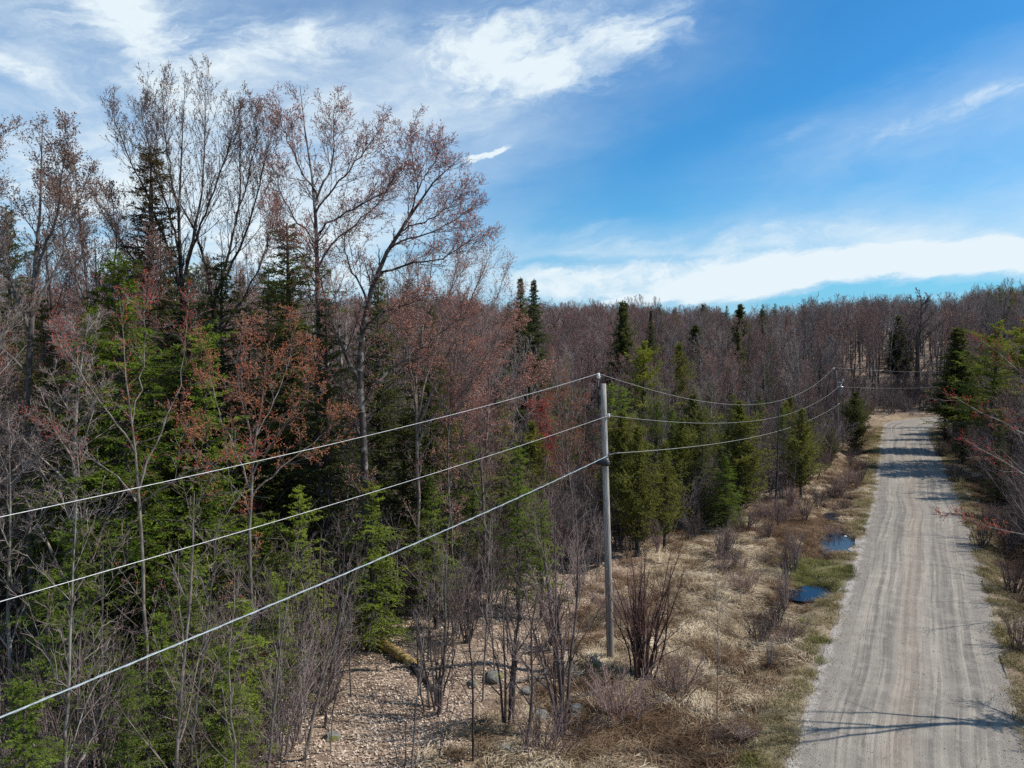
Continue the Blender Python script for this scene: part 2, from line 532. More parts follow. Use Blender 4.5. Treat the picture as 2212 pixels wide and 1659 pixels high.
# ------------------------------------------------------------------ tree kinds (each returns part name -> (mesh, material))
def conifer(seed, h, rad, bare=.08, nb=230, foliage='fir', bark='bark_dark', up=-.02, ang=82, dens=16, tl=.125, tw=.036, shape='cone', nsub=13,
            droop=.15, gaps=.0, cone_top=None, subfac=.32, lean=0.0, flat=.35, mass=1.0):
    rng = np.random.default_rng(seed)
    trunk = np.array([[0, 0, -.3], [lean * h * .3, 0, h * .33], [lean * h * .7, .05 * rng.normal(), h * .7], [lean * h, 0, h]])
    tr = .011 * h + .03
    P0, R0 = resample(trunk, [tr * 1.25, tr, tr * .5, .012], 14, rng, .02)
    P0, R0 = P0[None], R0[None]

    def prof(t):
        if shape == 'cone': return (1 - t) ** .68 * np.clip(.6 + t * 2.2, 0, 1) + .03
        if shape == 'steeple': return (1 - t) * 1.0 + .012
        if shape == 'spire': return np.where(t > .62, .13 + .55 * (1 - t), .28 + 1.15 * (1 - t) ** 1.1)
        if shape == 'column': return np.minimum(1, (1 - t) * 2.4 + .06) * (.70 + .35 * np.sin(np.clip(t, 0, 1) * 3.0)) * np.clip(.35 + t * 2.5, 0, 1)
        if shape == 'layer': return ((1 - t) ** .6) * (.62 + .5 * np.sin(t * 38 + seed)) * np.clip(.5 + t * 2, 0, 1)
        if shape == 'round': return np.sqrt(np.clip(1 - (t * 1.15 - .3) ** 2 * 1.35, .02, 1))
        return 1 - t
    az = rng.random(8) * 6.28
    lob = rng.uniform(.7, 1.2, 5)

    def ll(idx, t):
        L = rad * prof(t) * rng.uniform(.45, 1.2, len(t)) * (1.0 if shape == 'steeple' else (.62 + .75 * vnoise(t * 11 + seed, t * 0 + seed, 1.0, 3)))
        if gaps: L = np.where(rng.random(len(t)) < gaps, L * .3, L)
        return L
    P1, R1 = grow(P0, R0, nb, bare, .985, ang, 1, 5, .05, up, rng, lmin=.12, rr=.32, rmin=.006, llen=ll, bow=-droop)
    # upper branches ascend
    tt = (P1[:, 0, 2] / h)[:, None]
    rise = np.clip(tt - .55, 0, 1) * np.linalg.norm(P1[:, -1] - P1[:, 0], axis=1)[:, None] * 1.1
    P1[:, :, 2] += rise * np.linspace(0, 1, 6)[None]
    L1 = np.linalg.norm(P1[:, -1] - P1[:, 0], axis=1)
    n2 = np.clip((L1 * nsub / 1.6).astype(int), 3, int(nsub * 1.7))
    P2, R2 = grow(P1, R1, n2, .12, .98, 55, subfac, 3, .07, -.02, rng, lmin=.18, rr=.5, rmin=.004, flat=flat, taper=.45, bow=-droop * .7)
    allF = Geo(); 
    V, F = tufts(P2, dens, tl, tw, rng, droop=droop * .8)
    allF.add(V, F, 0)
    V, F = tufts(P1, dens, tl, tw, rng, t0=.35)
    allF.add(V, F, 0)
    top = P0[:, -4:]
    V, F = tufts(top, 26, tl, tw, rng, t0=.1)
    allF.add(V, F, 0)
    g = Geo(); g.tube(P0, R0, 8, 0); 
    g.tube(P1, R1, 4, 0)
    me_t = g.mesh('trunk')
    if cone_top:
        cen = np.concatenate([np.repeat(v[::4, 2], 1) for v in allF.V])
        nf = [v[::4, 2] for v in allF.V]
        for j, zz in enumerate(nf):
            allF.M[j] = ((zz > h * cone_top) & (rng.random(len(zz)) < .75)).astype(int)
    me_c = allF.mesh('crown')
    return [('trunk', me_t, [M[bark]]), ('crown', me_c, [M[foliage]] + ([M['cone']] if cone_top else []))]


def skel(P0, R0, rng, spec, kmain=7):
    """spec: list of grow settings per level; returns the list of levels"""
    lv = [(P0, R0)]
    for s_ in spec:
        lv.append(grow(*lv[-1], rng=rng, **s_))
    return lv


def deciduous(seed, h, spread=.33, nlimb=16, bark='bark', twig='twig', bud=None, bsize=.05, up=.10, first=.3, nst=1, twigs=(8, 6, 4), rmin=.006, ang=42, trad=None, lean=.03, nbud=1, wg=1.):
    rng = np.random.default_rng(seed)
    P, R = [], []
    tr = trad or (.0058 * h + .022)
    for k in range(nst):
        a = rng.random() * 6.28; l = lean * (1 if nst == 1 else 3.5)
        pts = [[.12 * k * math.cos(a), .12 * k * math.sin(a), -.3]]
        for j in range(1, 5):
            q = j / 4
            pts.append([math.cos(a) * l * h * q + rng.normal(0, .012 * h), math.sin(a) * l * h * q + rng.normal(0, .012 * h), h * q * rng.uniform(.88, 1.0)])
        p, r = resample(pts, np.array([1.15, .95, .72, .45, .12]) * tr * (1 if nst == 1 else .7), 12, rng, .012 * h / 12)
        P.append(p); R.append(r)
    P0, R0 = np.array(P), np.array(R)
    lv = skel(P0, R0, rng, [
        dict(n=nlimb, t0=first, t1=.97, ang=ang, lfac=spread, seg=6, wig=.10 * wg, up=up, rr=.55, rmin=rmin * 2, taper=.62),
        dict(n=twigs[0], t0=.15, t1=.98, ang=40, lfac=.42, seg=4, wig=.12 * wg, up=up * .8, rr=.6, rmin=rmin * 1.4, taper=.5),
        dict(n=twigs[1], t0=.12, t1=.98, ang=38, lfac=.48, seg=3, wig=.13 * wg, up=up * .6, rr=.62, rmin=rmin, taper=.45),
        dict(n=twigs[2], t0=.15, t1=1., ang=36, lfac=.5, seg=2, wig=.14 * wg, up=up * .5, rr=.75, rmin=rmin * .85, taper=.4, lmin=.12, tip=.5),
    ])
    g = Geo(); g.tube(*lv[0], 8, 0); g.tube(*lv[1], 5, 0)
    c = Geo(); c.tube(*lv[2], 4, 0); c.tube(*lv[3], 3, 0); c.tube(*lv[4], 3, 0)
    out = [('trunk', g.mesh('trunk'), [M[bark]]), ('crown', c.mesh('crown'), [M[twig]])]
    if bud:
        b = Geo()
        b.add(*buds_on(lv[4][0], nbud, bsize, rng))
        b.add(*buds_on(lv[3][0], 1, bsize, rng))
        out.append(('blossom', b.mesh('blossom'), [M[bud]]))
    return out


def shrub(seed, h, nst, spreadf=.35, bark='twig_red', nb=7, rmin=.006, splay=.1, n2=4):
    rng = np.random.default_rng(seed)
    P, R = [], []
    for k in range(nst):
        a = rng.random() * 6.28; l = min(abs(rng.normal(.5, .45)), 1.05) * spreadf; b0 = rng.uniform(0, splay)
        pts = [[b0 * math.cos(a), b0 * math.sin(a), -.15]]
        hh = h * rng.uniform(.55, 1.05)
        for j in range(1, 4):
            q = j / 3
            pts.append([math.cos(a) * (b0 + l * hh * q ** 1.3) + rng.normal(0, .03 * h), math.sin(a) * (b0 + l * hh * q ** 1.3) + rng.normal(0, .03 * h), hh * q])
        p, r = resample(pts, np.array([1, .8, .5, .25]) * (.007 * h + .006), 9, rng, .01)
        P.append(p); R.append(r)
    P0, R0 = np.array(P), np.array(R)
    lv = skel(P0, R0, rng, [
        dict(n=nb, t0=.25, t1=.97, ang=28, lfac=.36, seg=4, wig=.09, up=.06, rr=.6, rmin=rmin, taper=.5),
        dict(n=n2, t0=.2, t1=1, ang=32, lfac=.45, seg=2, wig=.1, up=.05, rr=.7, rmin=rmin * .8, taper=.5)])
    g = Geo(); g.tube(*lv[0], 5, 0)
    c = Geo(); c.tube(*lv[1], 3, 0); c.tube(*lv[2], 3, 0)
    return [('stem', g.mesh('stem'), [M[bark]]), ('twigs', c.mesh('twigs'), [M[bark]])]


COUNT = {}


def plant(name, proto, x, y, rz, s, label, cat, group=None, z=None, tilt=(0, 0)):
    """a thing (empty) carrying its parts; copies share mesh data"""
    z = hz(x, y) if z is None else z
    r = empty(name, (x, y, z))
    r.rotation_euler = (tilt[0], tilt[1], rz)
    r.scale = (s, s, s) if np.isscalar(s) else s
    tag(r, label, cat, group)
    for pn, me, mats in proto:
        link(pn, me, mats, r)
    COUNT[name] = COUNT.get(name, 0) + 1
    return r

#SECTION_SETTING
# ------------------------------------------------------------------ ground, road, water
def axis_lines(a, b, lo, hi, fine, grow_):
    out = [a]
    x = a
    while x < b:
        x += fine; out.append(x)
    st = fine; x = b
    while x < hi:
        st *= grow_; x += st; out.append(x)
    st = fine; x = a; pre = []
    while x > lo:
        st *= grow_; x -= st; pre.append(x)
    return np.array(pre[::-1] + out)


def build_ground():
    X = axis_lines(-14, 36, -1500, 1500, .24, 1.045)
    Y = axis_lines(17, 62, -300, 2500, .24, 1.04)
    gx, gy = np.meshgrid(X, Y)
    x, y = gx.ravel(), gy.ravel()
    z = height(x, y)
    U, V = road_uv(x, y)
    nx, ny = len(X), len(Y)
    i = np.arange(ny - 1)[:, None] * nx + np.arange(nx - 1)[None]
    F = np.stack([i, i + 1, i + nx + 1, i + nx], -1).reshape(-1, 4)
    me = mesh_new('ground', np.stack([x, y, z], 1), F, smooth=True)
    edge = np.interp(V, LIT_V, LIT_U)
    wob = (vnoise(x, y, 3, 8) - .5) * 3
    litter = np.where(U > 0, sstep(U + wob * .7, edge - 1.0, edge + 1.6), sstep(-U + wob, 9, 13))
    green = np.exp(-((np.abs(U) - 3.7) / .7) ** 2) * (.10 + .5 * sstep(vnoise(x, y, 4, 11), .5, .75)) * .8
    gp = gnd(1790, 1235)
    green = np.maximum(green, np.exp(-(((x - gp[0]) / 2.6) ** 2 + ((y - gp[1]) / 3.4) ** 2)) * 1.25)
    grav = 1 - sstep(np.abs(U) + (vnoise(x, y, .7, 12) - .5) * .9, 2.75, 3.35)
    red = np.clip(sstep(vnoise(x, y, 4.5, 13), .45, .7) + .3 * sstep(V, 14, 30), 0, 1)
    wet = np.exp(-((np.abs(U) - 5.2) / 1.0) ** 2) * sstep(vnoise(x, y, 3, 14), .35, .6)
    for nm, val in (('litter', litter), ('green', green), ('gravel', grav), ('red', red), ('wet', wet)):
        at_ = me.attributes.new(nm, 'FLOAT', 'POINT')
        at_.data.foreach_set('value', np.clip(val, 0, 1).astype(np.float32))
    m, t = mat('ground_cover')
    A = {k: t.n('ShaderNodeAttribute', attribute_name=k).outputs['Fac'] for k in ('litter', 'green', 'gravel', 'red', 'wet')}
    g = t.n('ShaderNodeTexCoord').outputs['Object']
    n1, n2, n3 = t.noise(g, 1.3, 6, .65), t.noise(g, 9, 5, .7), t.noise(g, 38, 3, .6)
    warp = t.n('ShaderNodeMapping', {'Vector': g, 'Scale': (1, 3.2, 1), 'Rotation': (0, 0, .7)}).outputs[0]
    fib = t.noise(warp, 14, 4, .7, 1.6)
    straw = t.mix(t.ramp(fib, .35, .65), (.20, .145, .09, 1), (.58, .47, .32, 1))
    straw = t.mix(t.ramp(n1, .42, .62), straw, t.mix(t.ramp(fib, .4, .6), (.12, .08, .05, 1), (.30, .21, .13, 1)))
    straw = t.mix(t.m('MULTIPLY', A['red'], .55), straw, t.mix(n2, (.11, .065, .045, 1), (.27, .165, .115, 1)))
    vor = t.n('ShaderNodeTexVoronoi', {'Vector': g, 'Scale': 9.0, 'Randomness': 1.0})
    lf = t.n('ShaderNodeSeparateColor', {0: vor.outputs['Color']}).outputs[0]
    lit = t.mix(lf, (.19, .13, .09, 1), (.46, .35, .26, 1))
    lit = t.mix(t.ramp(n1, .45, .62), lit, t.mix(n2, (.10, .07, .05, 1), (.27, .19, .14, 1)))
    col = t.mix(A['litter'], straw, lit)
    col = t.mix(t.m('MULTIPLY', A['wet'], .75), col, (.055, .045, .034, 1))
    gr = t.mix(t.ramp(n3, .35, .65), (.08, .085, .025, 1), (.21, .22, .08, 1))
    col = t.mix(t.m('MULTIPLY', A['green'], t.ramp(n2, .3, .6, .35, .95)), col, gr)
    gv = t.mix(t.ramp(n3, .3, .7), (.17, .145, .12, 1), (.33, .285, .235, 1))
    col = t.mix(A['gravel'], col, gv)
    finish(t, col, .95, .1, t.m('ADD', n3, t.m('MULTIPLY', n2, 1.5)), .05, .8)
    o = link('ground', me, m)
    tag(o, kind='structure', label='straw coloured ditch meadow and leaf covered forest floor')


def build_road():
    us = np.concatenate([np.linspace(-3.25, 3.25, 45)])
    pts, uv = [], []
    # dense sampling along the line
    S_ = np.arange(2.0, CUM[-1] - 1, .5)
    cx, cy = np.interp(S_, CUM, LINE[:, 0]), np.interp(S_, CUM, LINE[:, 1])
    tx, ty = np.gradient(cx), np.gradient(cy)
    l = np.hypot(tx, ty); tx /= l; ty /= l
    jag = (vnoise(S_, S_ * 0, 1.1, 3) - .5) * .5 + (vnoise(S_, S_ * 0, .35, 4) - .5) * .22
    jag2 = (vnoise(S_, S_ * 0 + 50, 1.3, 5) - .5) * .6
    V_, UV = [], []
    for u in us:
        uu = np.full(len(S_), u)
        uu = uu + np.where(u > 3.05, jag, 0) + np.where(u < -3.05, jag2, 0)
        x, y = cx - ty * uu, cy + tx * uu
        z = height(x, y, False)
        base_z = z + (1 - sstep(np.abs(uu), 2.75, 3.1)) * .10
        V_.append(np.stack([x, y, base_z + .05 * np.clip(1 - (uu / 2.95) ** 2, 0, 1) - .085 * sstep(np.abs(uu), 2.85, 3.2)], 1)); UV.append(np.stack([uu, S_], 1))
    n, k = len(S_), len(us)
    Vv = np.stack(V_, 1).reshape(-1, 3); UVv = np.stack(UV, 1).reshape(-1, 2)
    i = np.arange(n - 1)[:, None] * k + np.arange(k - 1)[None]
    F = np.stack([i, i + k, i + k + 1, i + 1], -1).reshape(-1, 4)
    me = mesh_new('road', Vv, F, smooth=True)
    a = me.attributes.new('along', 'FLOAT_VECTOR', 'POINT')
    a.data.foreach_set('vector', np.concatenate([UVv, np.zeros((len(UVv), 1))], 1).astype(np.float32).ravel())
    m, t = mat('packed_gravel')
    av = t.n('ShaderNodeAttribute', attribute_name='along').outputs['Vector']
    sp = t.n('ShaderNodeSeparateXYZ', {0: av})
    u, v = sp.outputs[0], sp.outputs[1]
    g = t.n('ShaderNodeTexCoord').outputs['Object']
    # tracks wander slightly along the road
    wan = t.m('MULTIPLY', t.m('SUBTRACT', t.noise(t.n('ShaderNodeCombineXYZ', {0: 0., 1: t.m('MULTIPLY', v, .05)}).outputs[0], 1, 2), .5), 1.3)
    uw = t.m('ADD', u, wan)
    st = t.n('ShaderNodeCombineXYZ', {0: t.m('MULTIPLY', uw, 1.0), 1: t.m('MULTIPLY', v, .018)}).outputs[0]
    st2 = t.n('ShaderNodeCombineXYZ', {0: uw, 1: t.m('MULTIPLY', v, .016), 2: 4.}).outputs[0]
    s1, s2 = t.noise(st, 2.6, 3, .6), t.noise(st2, 4.6, 5, .62)
    patch = t.noise(g, 1.6, 5, .65)
    fine = t.noise(g, 34, 3, .7)
    stones = t.n('ShaderNodeTexVoronoi', {'Vector': g, 'Scale': 26.0}).outputs['Distance']
    base = t.mix(t.ramp(s1, .38, .60), (.168, .148, .127, 1), (.285, .252, .208, 1))
    lines = t.ramp(t.m('ADD', s2, t.m('MULTIPLY', t.m('SUBTRACT', patch, .5), .20)), .50, .60)
    base = t.mix(t.m('MULTIPLY', lines, t.ramp(t.noise(g, .35, 3), .35, .65, .30, .78)), base, (.43, .375, .30, 1))
    warm = t.ramp(t.m('ABSOLUTE', t.m('SUBTRACT', uw, .15)), 0, .8, .35, 0)
    base = t.mix(warm, base, (.34, .265, .19, 1))
    sh = t.ramp(t.m('ABSOLUTE', u), 1.8, 2.6)
    side = t.mix(t.ramp(fine, .3, .7), (.18, .157, .134, 1), (.32, .28, .235, 1))
    base = t.mix(t.m('MULTIPLY', sh, .85), base, side)
    rim = t.m('MULTIPLY', t.ramp(t.m('ADD', u, t.m('MULTIPLY', t.m('SUBTRACT', patch, .5), .9)), 2.55, 2.9), t.ramp(t.noise(g, 5, 4, .7), .36, .52))
    base = t.mix(t.m('MULTIPLY', rim, .75), base, (.60, .54, .48, 1))
    base = t.mix(t.ramp(patch, .42, .72, 0, .45), base, (.37, .33, .275, 1))
    blot = t.noise(g, .55, 4, .6)
    base = t.mix(t.ramp(blot, .5, .68, 0, .5), base, t.mix(.5, base, (.14, .125, .11, 1)))
    base = t.mix(t.ramp(fine, .25, .75, 0, .55), base, t.mix(.5, base, (.12, .105, .10, 1)))
    stone_dots = t.m('MULTIPLY', t.ramp(stones, .16, .08), .5)
    base = t.mix(stone_dots, base, (.47, .44, .41, 1))
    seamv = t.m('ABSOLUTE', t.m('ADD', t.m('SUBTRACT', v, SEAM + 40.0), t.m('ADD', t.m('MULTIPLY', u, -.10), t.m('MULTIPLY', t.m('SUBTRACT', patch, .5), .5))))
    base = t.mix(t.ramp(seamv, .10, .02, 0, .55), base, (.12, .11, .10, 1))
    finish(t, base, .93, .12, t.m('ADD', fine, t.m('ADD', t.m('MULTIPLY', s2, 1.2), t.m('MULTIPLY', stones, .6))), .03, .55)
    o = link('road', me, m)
    tag(o, kind='structure', label='pale grey gravel road with tan wheel streaks bending right among trees')


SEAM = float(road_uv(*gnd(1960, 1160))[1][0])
build_ground()
build_road()


def build_pools():
    m, t = mat('pool_water')
    g = t.n('ShaderNodeTexCoord').outputs['Object']
    finish(t, (.008, .012, .02, 1), .04, .32, t.noise(g, 9, 2), .004, .25)
    names = ['dark blue ditch pool nearest the road bend of green grass', 'long blue ditch pool with white debris at its edge', 'small dark pool beyond the white debris', 'shallow dark puddle in flattened meadow grass']
    for k, (x, y, rx, ry, ang) in enumerate(POOLS):
        n = 40
        a = np.linspace(0, 2 * np.pi, n, endpoint=False)
        r = 1.55 * (1 + .0 * a)
        c, s_ = math.cos(ang), math.sin(ang)
        px, py = np.cos(a) * rx * r, np.sin(a) * ry * r
        V = np.stack([x + px * c - py * s_, y + px * s_ + py * c, np.full(n, -.31 if k < 3 else -.46)], 1)
        me = bpy.data.meshes.new('pool_water'); me.from_pydata([tuple(v) for v in V], [], [list(range(n))])
        o = link('pool_water', me, m)
        tag(o, label=names[k], kind='structure')


build_pools()


# ------------------------------------------------------------------ countless small cover: scattered copies
def scatter(name, protos, P, rz, sc_, idx, label, tilt=None):
    """one stuff object: geometry nodes set copies of the small meshes on the points"""
    c = bpy.data.collections.new(name + '_sources')
    for k, (me, mats) in enumerate(protos):
        o = bpy.data.objects.new(f'{name}_source_{k:02d}', me)
        if len(me.materials) == 0:
            for q in mats: me.materials.append(q)
        c.objects.link(o)
    me = bpy.data.meshes.new(name)
    me.vertices.add(len(P)); me.vertices.foreach_set('co', np.asarray(P, np.float32).ravel())
    R = np.zeros((len(P), 3), np.float32); R[:, 2] = rz
    if tilt is not None: R[:, :2] = tilt
    a = me.attributes.new('rot', 'FLOAT_VECTOR', 'POINT'); a.data.foreach_set('vector', R.ravel())
    a = me.attributes.new('size', 'FLOAT', 'POINT'); a.data.foreach_set('value', np.asarray(sc_, np.float32))
    a = me.attributes.new('pick', 'INT', 'POINT'); a.data.foreach_set('value', np.asarray(idx, np.int32))
    o = bpy.data.objects.new(name, me); COL.objects.link(o)
    ng = bpy.data.node_groups.new(name, 'GeometryNodeTree')
    ng.interface.new_socket('Geometry', in_out='INPUT', socket_type='NodeSocketGeometry')
    ng.interface.new_socket('Geometry', in_out='OUTPUT', socket_type='NodeSocketGeometry')
    N = ng.nodes; L = ng.links
    gi, go = N.new('NodeGroupInput'), N.new('NodeGroupOutput')
    ci = N.new('GeometryNodeCollectionInfo'); ci.inputs['Collection'].default_value = c
    ci.inputs['Separate Children'].default_value = True; ci.inputs['Reset Children'].default_value = True
    ip = N.new('GeometryNodeInstanceOnPoints'); ip.inputs['Pick Instance'].default_value = True

    def na(nm, ty):
        q = N.new('GeometryNodeInputNamedAttribute'); q.data_type = ty; q.inputs['Name'].default_value = nm
        return next(s_ for s_ in q.outputs if s_.enabled and s_.name == 'Attribute')
    L.new(gi.outputs[0], ip.inputs['Points']); L.new(ci.outputs[0], ip.inputs['Instance'])
    L.new(na('pick', 'INT'), ip.inputs['Instance Index'])
    L.new(na('rot', 'FLOAT_VECTOR'), ip.inputs['Rotation']); L.new(na('size', 'FLOAT'), ip.inputs['Scale'])
    L.new(ip.outputs[0], go.inputs[0])
    md = o.modifiers.new('scatter', 'NODES'); md.node_group = ng
    tag(o, label=label, kind='stuff')
    return o


def blades(seed, n, length, rise, width, spread, lie, curl=.5):
    """a clump of grass blades; lie = how far they all fall towards +x"""
    rng = np.random.default_rng(seed)
    a = rng.random(n) * 6.28
    p = np.stack([rng.normal(0, spread, n), rng.normal(0, spread, n), np.zeros(n)], 1)
    d = np.stack([np.cos(a) + lie, np.sin(a), np.zeros(n)], 1); d = unit(d)
    L = length * rng.uniform(.5, 1.25, n); Hh = rise * rng.uniform(.3, 1.3, n); W = width * rng.uniform(.6, 1.4, n)
    side = np.stack([-d[:, 1], d[:, 0], rng.normal(0, .4, n)], 1); side = unit(side)
    cur = rng.normal(0, curl, n)
    ks = np.linspace(0, 1, 4)
    rows = []
    for q in ks:
        c = p + d * (L * q)[:, None] * .9 + np.stack([-d[:, 1], d[:, 0], np.zeros(n)], 1) * (cur * L * q * q)[:, None]
        c[:, 2] = Hh * np.sin(min(q * 1.25, 1) * math.pi * .8) / .95
        w = W * (1.0 - .75 * q)
        rows.append(np.stack([c - side * w[:, None] / 2, c + side * w[:, None] / 2], 1))
    V = np.stack(rows, 1).reshape(-1, 3)      # n,4,2
    F = []
    o = np.arange(n) * 8
    for k in range(3):
        F.append(np.stack([o + 2 * k, o + 2 * k + 1, o + 2 * k + 3, o + 2 * k + 2], 1))
    return mesh_new('clump', V, np.concatenate(F))


def straw_mat(name, c1, c2, c3, rnd=.6):
    m, t = mat(name)
    g = t.n('ShaderNodeTexCoord').outputs['Object']
    oi = t.n('ShaderNodeObjectInfo').outputs['Random']
    geo = t.n('ShaderNodeNewGeometry')
    pn = t.noise(geo.outputs['Position'], .45, 3, .6)
    n = t.noise(g, 14, 2)
    f = t.m('ADD', t.m('MULTIPLY', oi, rnd), t.m('ADD', t.m('MULTIPLY', t.m('SUBTRACT', n, .5), .9), t.m('MULTIPLY', t.m('SUBTRACT', pn, .5), 1.6)))
    c = t.mix(t.ramp(f, 0, .45), (*c1, 1), (*c2, 1)); c = t.mix(t.ramp(f, .4, .9), c, (*c3, 1))
    d = t.n('ShaderNodeBsdfDiffuse', {'Color': c}); tr = t.n('ShaderNodeBsdfTranslucent', {'Color': c})
    t.n('ShaderNodeOutputMaterial', {0: t.n('ShaderNodeMixShader', {0: .25, 1: d.outputs[0], 2: tr.outputs[0]}).outputs[0]})
    return m


M['straw'] = straw_mat('dry_straw', (.22, .155, .095), (.56, .45, .31), (.86, .75, .57))
M['straw_brown'] = straw_mat('brown_straw', (.11, .065, .04), (.23, .15, .095), (.42, .30, .19))
M['verge'] = straw_mat('verge_grass', (.15, .125, .05), (.32, .26, .145), (.54, .44, .29))
M['green'] = straw_mat('green_grass', (.09, .09, .03), (.185, .18, .06), (.37, .33, .18))


def frus(x, y, m=.80):
    return (np.abs(x) < y * m + 1.0) & (y > 12)


def cover():
    rng = np.random.default_rng(3)
    # dry grass of the ditch meadow
    n = 60000
    y = 14 + 90 * rng.random(n) ** 1.7; x = rng.uniform(-1, 1, n) * 60
    U, V = road_uv(x, y)
    edge = np.interp(V, LIT_V, LIT_U)
    ok = frus(x, y, .76) & ((U > 2.95) & (U < edge + 1.0) | (U < -2.95) & (U > -9.5)) & (rng.random(n) < np.where((U > edge - .8), .3, 1))
    for (px, py, rx, ry, ang) in POOLS:
        c, s_ = math.cos(ang), math.sin(ang)
        dx, dy = x - px, y - py
        ok &= np.hypot((dx * c + dy * s_) / rx, (-dx * s_ + dy * c) / ry) > rng.uniform(.75, 1.3, n)
    x, y, U, V = x[ok], y[ok], U[ok], V[ok]
    z = height(x, y)
    verge = (np.abs(U) < 4.0 + (vnoise(x, y, 1.5, 22) - .5)) 
    gp = gnd(1790, 1235)
    gr = (np.hypot((x - gp[0]) / 2.8, (y - gp[1]) / 3.6) < .95)
    dirn = vnoise(x, y, 5, 21) * 7 + rng.normal(0, .35, len(x))
    far = np.hypot(x, y)
    s_ = rng.uniform(.7, 1.45, len(x)) * np.interp(far, [20, 60, 100], [1.0, 1.2, 1.5])
    P = np.stack([x, y, z], 1)
    mead = ~verge & ~gr
    protos = [(blades(30 + k, 80, (.5, .62, .42, .55)[k], (.10, .14, .2, .12)[k], .019, .17, (1.6, 1.2, .6, 2.)[k]), [M['straw']]) for k in range(4)] + \
             [(blades(40 + k, 70, .45, .16, .016, .14, .7), [M['straw_brown']]) for k in range(2)]
    red = sstep(vnoise(x, y, 4.5, 13), .5, .7)
    wetd = np.exp(-((np.abs(U) - 5.4) / 1.2) ** 2) * (vnoise(x, y, 3, 14) > .35)
    pick = np.where(rng.random(len(x)) < .10 + .65 * red + .5 * wetd + .35 * sstep(V, 14, 30), rng.integers(4, 6, len(x)), rng.integers(0, 4, len(x)))
    scatter('dry_grass', protos, P[mead], dirn[mead], s_[mead], pick[mead], 'flattened straw coloured dry grass between road ditch and woods')
    v2 = verge | gr
    protos = [(blades(60 + k, 90, .16, .09, .012, .15, .2, .3), [M['verge']]) for k in range(3)] + [(blades(66 + k, 90, .18, .12, .012, .14, .1, .3), [M['green']]) for k in range(2)]
    pk = np.where(gr & (rng.random(len(x)) < .8) | (vnoise(x, y, 3, 23) > .88), rng.integers(3, 5, len(x)), rng.integers(0, 3, len(x)))
    scatter('verge_grass', protos, P[v2], dirn[v2], s_[v2], pk[v2], 'short green and tan grass fringing the gravel road')

    # fallen leaves: one mesh of curled leaves
    n = 330000
    y = 15 + 40 * rng.random(n) ** 1.4; x = rng.uniform(-1, .55, n) * 32
    U, V = road_uv(x, y); edge = np.interp(V, LIT_V, LIT_U)
    den = np.clip((U - edge + 1.0) / 2.5, 0, 1) * np.clip(.4 + 1.6 * (vnoise(x, y, 2.5, 31) - .25), .12, 1) * np.interp(np.hypot(x, y), [20, 34, 50], [1, .8, .3])
    ok = frus(x, y, .76) & (rng.random(n) < den)
    x, y = x[ok], y[ok]; n = len(x)
    z = height(x, y) + rng.uniform(.005, .04, n)
    a = rng.random(n) * 6.28
    L, W = rng.uniform(.024, .062, n), rng.uniform(.018, .042, n)
    d = unit(np.stack([np.cos(a), np.sin(a), rng.normal(0, .2, n)], 1)); q = unit(np.stack([-np.sin(a), np.cos(a), rng.normal(0, .2, n)], 1))
    p = np.stack([x, y, z], 1); up = np.array([0, 0, 1.]) * rng.uniform(.0, .03, n)[:, None]
    V = np.stack([p - d * L[:, None] + up, p + q * W[:, None], p + d * L[:, None] + up, p - q * W[:, None]], 1).reshape(-1, 3)
    o4 = np.arange(n)[:, None] * 4
    F = np.concatenate([np.concatenate([o4, o4 + 1, o4 + 2], 1), np.concatenate([o4, o4 + 2, o4 + 3], 1)])
    m, t = mat('fallen_leaf')
    gg = t.n('ShaderNodeTexCoord').outputs['Object']
    wn = t.n('ShaderNodeTexVoronoi', {'Vector': gg, 'Scale': 11.0}).outputs['Color']
    f = t.n('ShaderNodeSeparateColor', {0: wn}).outputs[1]
    c = t.mix(t.ramp(f, .1, .55), (.27, .18, .125, 1), (.53, .40, .30, 1)); c = t.mix(t.ramp(f, .6, .95), c, (.72, .60, .48, 1))
    finish(t, c, .7, .25)
    link('leaf_litter', mesh_new('leaf_litter', V, F), m)
    tag(bpy.data.objects['leaf_litter'], label='pale tan fallen leaves covering the forest floor below the trees', kind='stuff')

    # loose stones on the road and its shoulders
    n = 26000
    v = -6 + 70 * rng.random(n) ** 1.5
    u = np.where(rng.random(n) < .62, np.where(rng.random(n) < .5, 1, -1) * rng.normal(2.75, .38, n), rng.uniform(-2.6, 2.6, n))
    cx = np.interp(v + 40, CUM, LINE[:, 0]); cy = np.interp(v + 40, CUM, LINE[:, 1])
    x = cx + RN[0] * u; y = cy + RN[1] * u
    a_ = np.abs(u)
    z = height(x, y) + np.where(a_ < 2.95, (1 - sstep(a_, 2.75, 3.1)) * .10 + .05 * np.clip(1 - (u / 2.95) ** 2, 0, 1) - .085 * sstep(a_, 2.85, 3.2), 0)
    s_ = rng.uniform(.006, .022, n) * np.where(rng.random(n) < .04, 1.8, 1)
    p = np.stack([x, y, z + s_ * .2], 1)
    X = unit(rng.normal(0, 1, (n, 3))); Y = unit(np.cross(X, rng.normal(0, 1, (n, 3)))); Z = np.cross(X, Y)
    V = np.stack([p + X * s_[:, None], p + Y * s_[:, None] * .8, p - X * s_[:, None], p - Y * s_[:, None] * .8, p + Z * s_[:, None] * .7, p - Z * s_[:, None] * .7], 1).reshape(-1, 3)
    tri = np.array([[0, 1, 4], [1, 2, 4], [2, 3, 4], [3, 0, 4], [1, 0, 5], [2, 1, 5], [3, 2, 5], [0, 3, 5]])
    F = ((np.arange(n) * 6)[:, None, None] + tri[None]).reshape(-1, 3)
    m, t = mat('loose_stone')
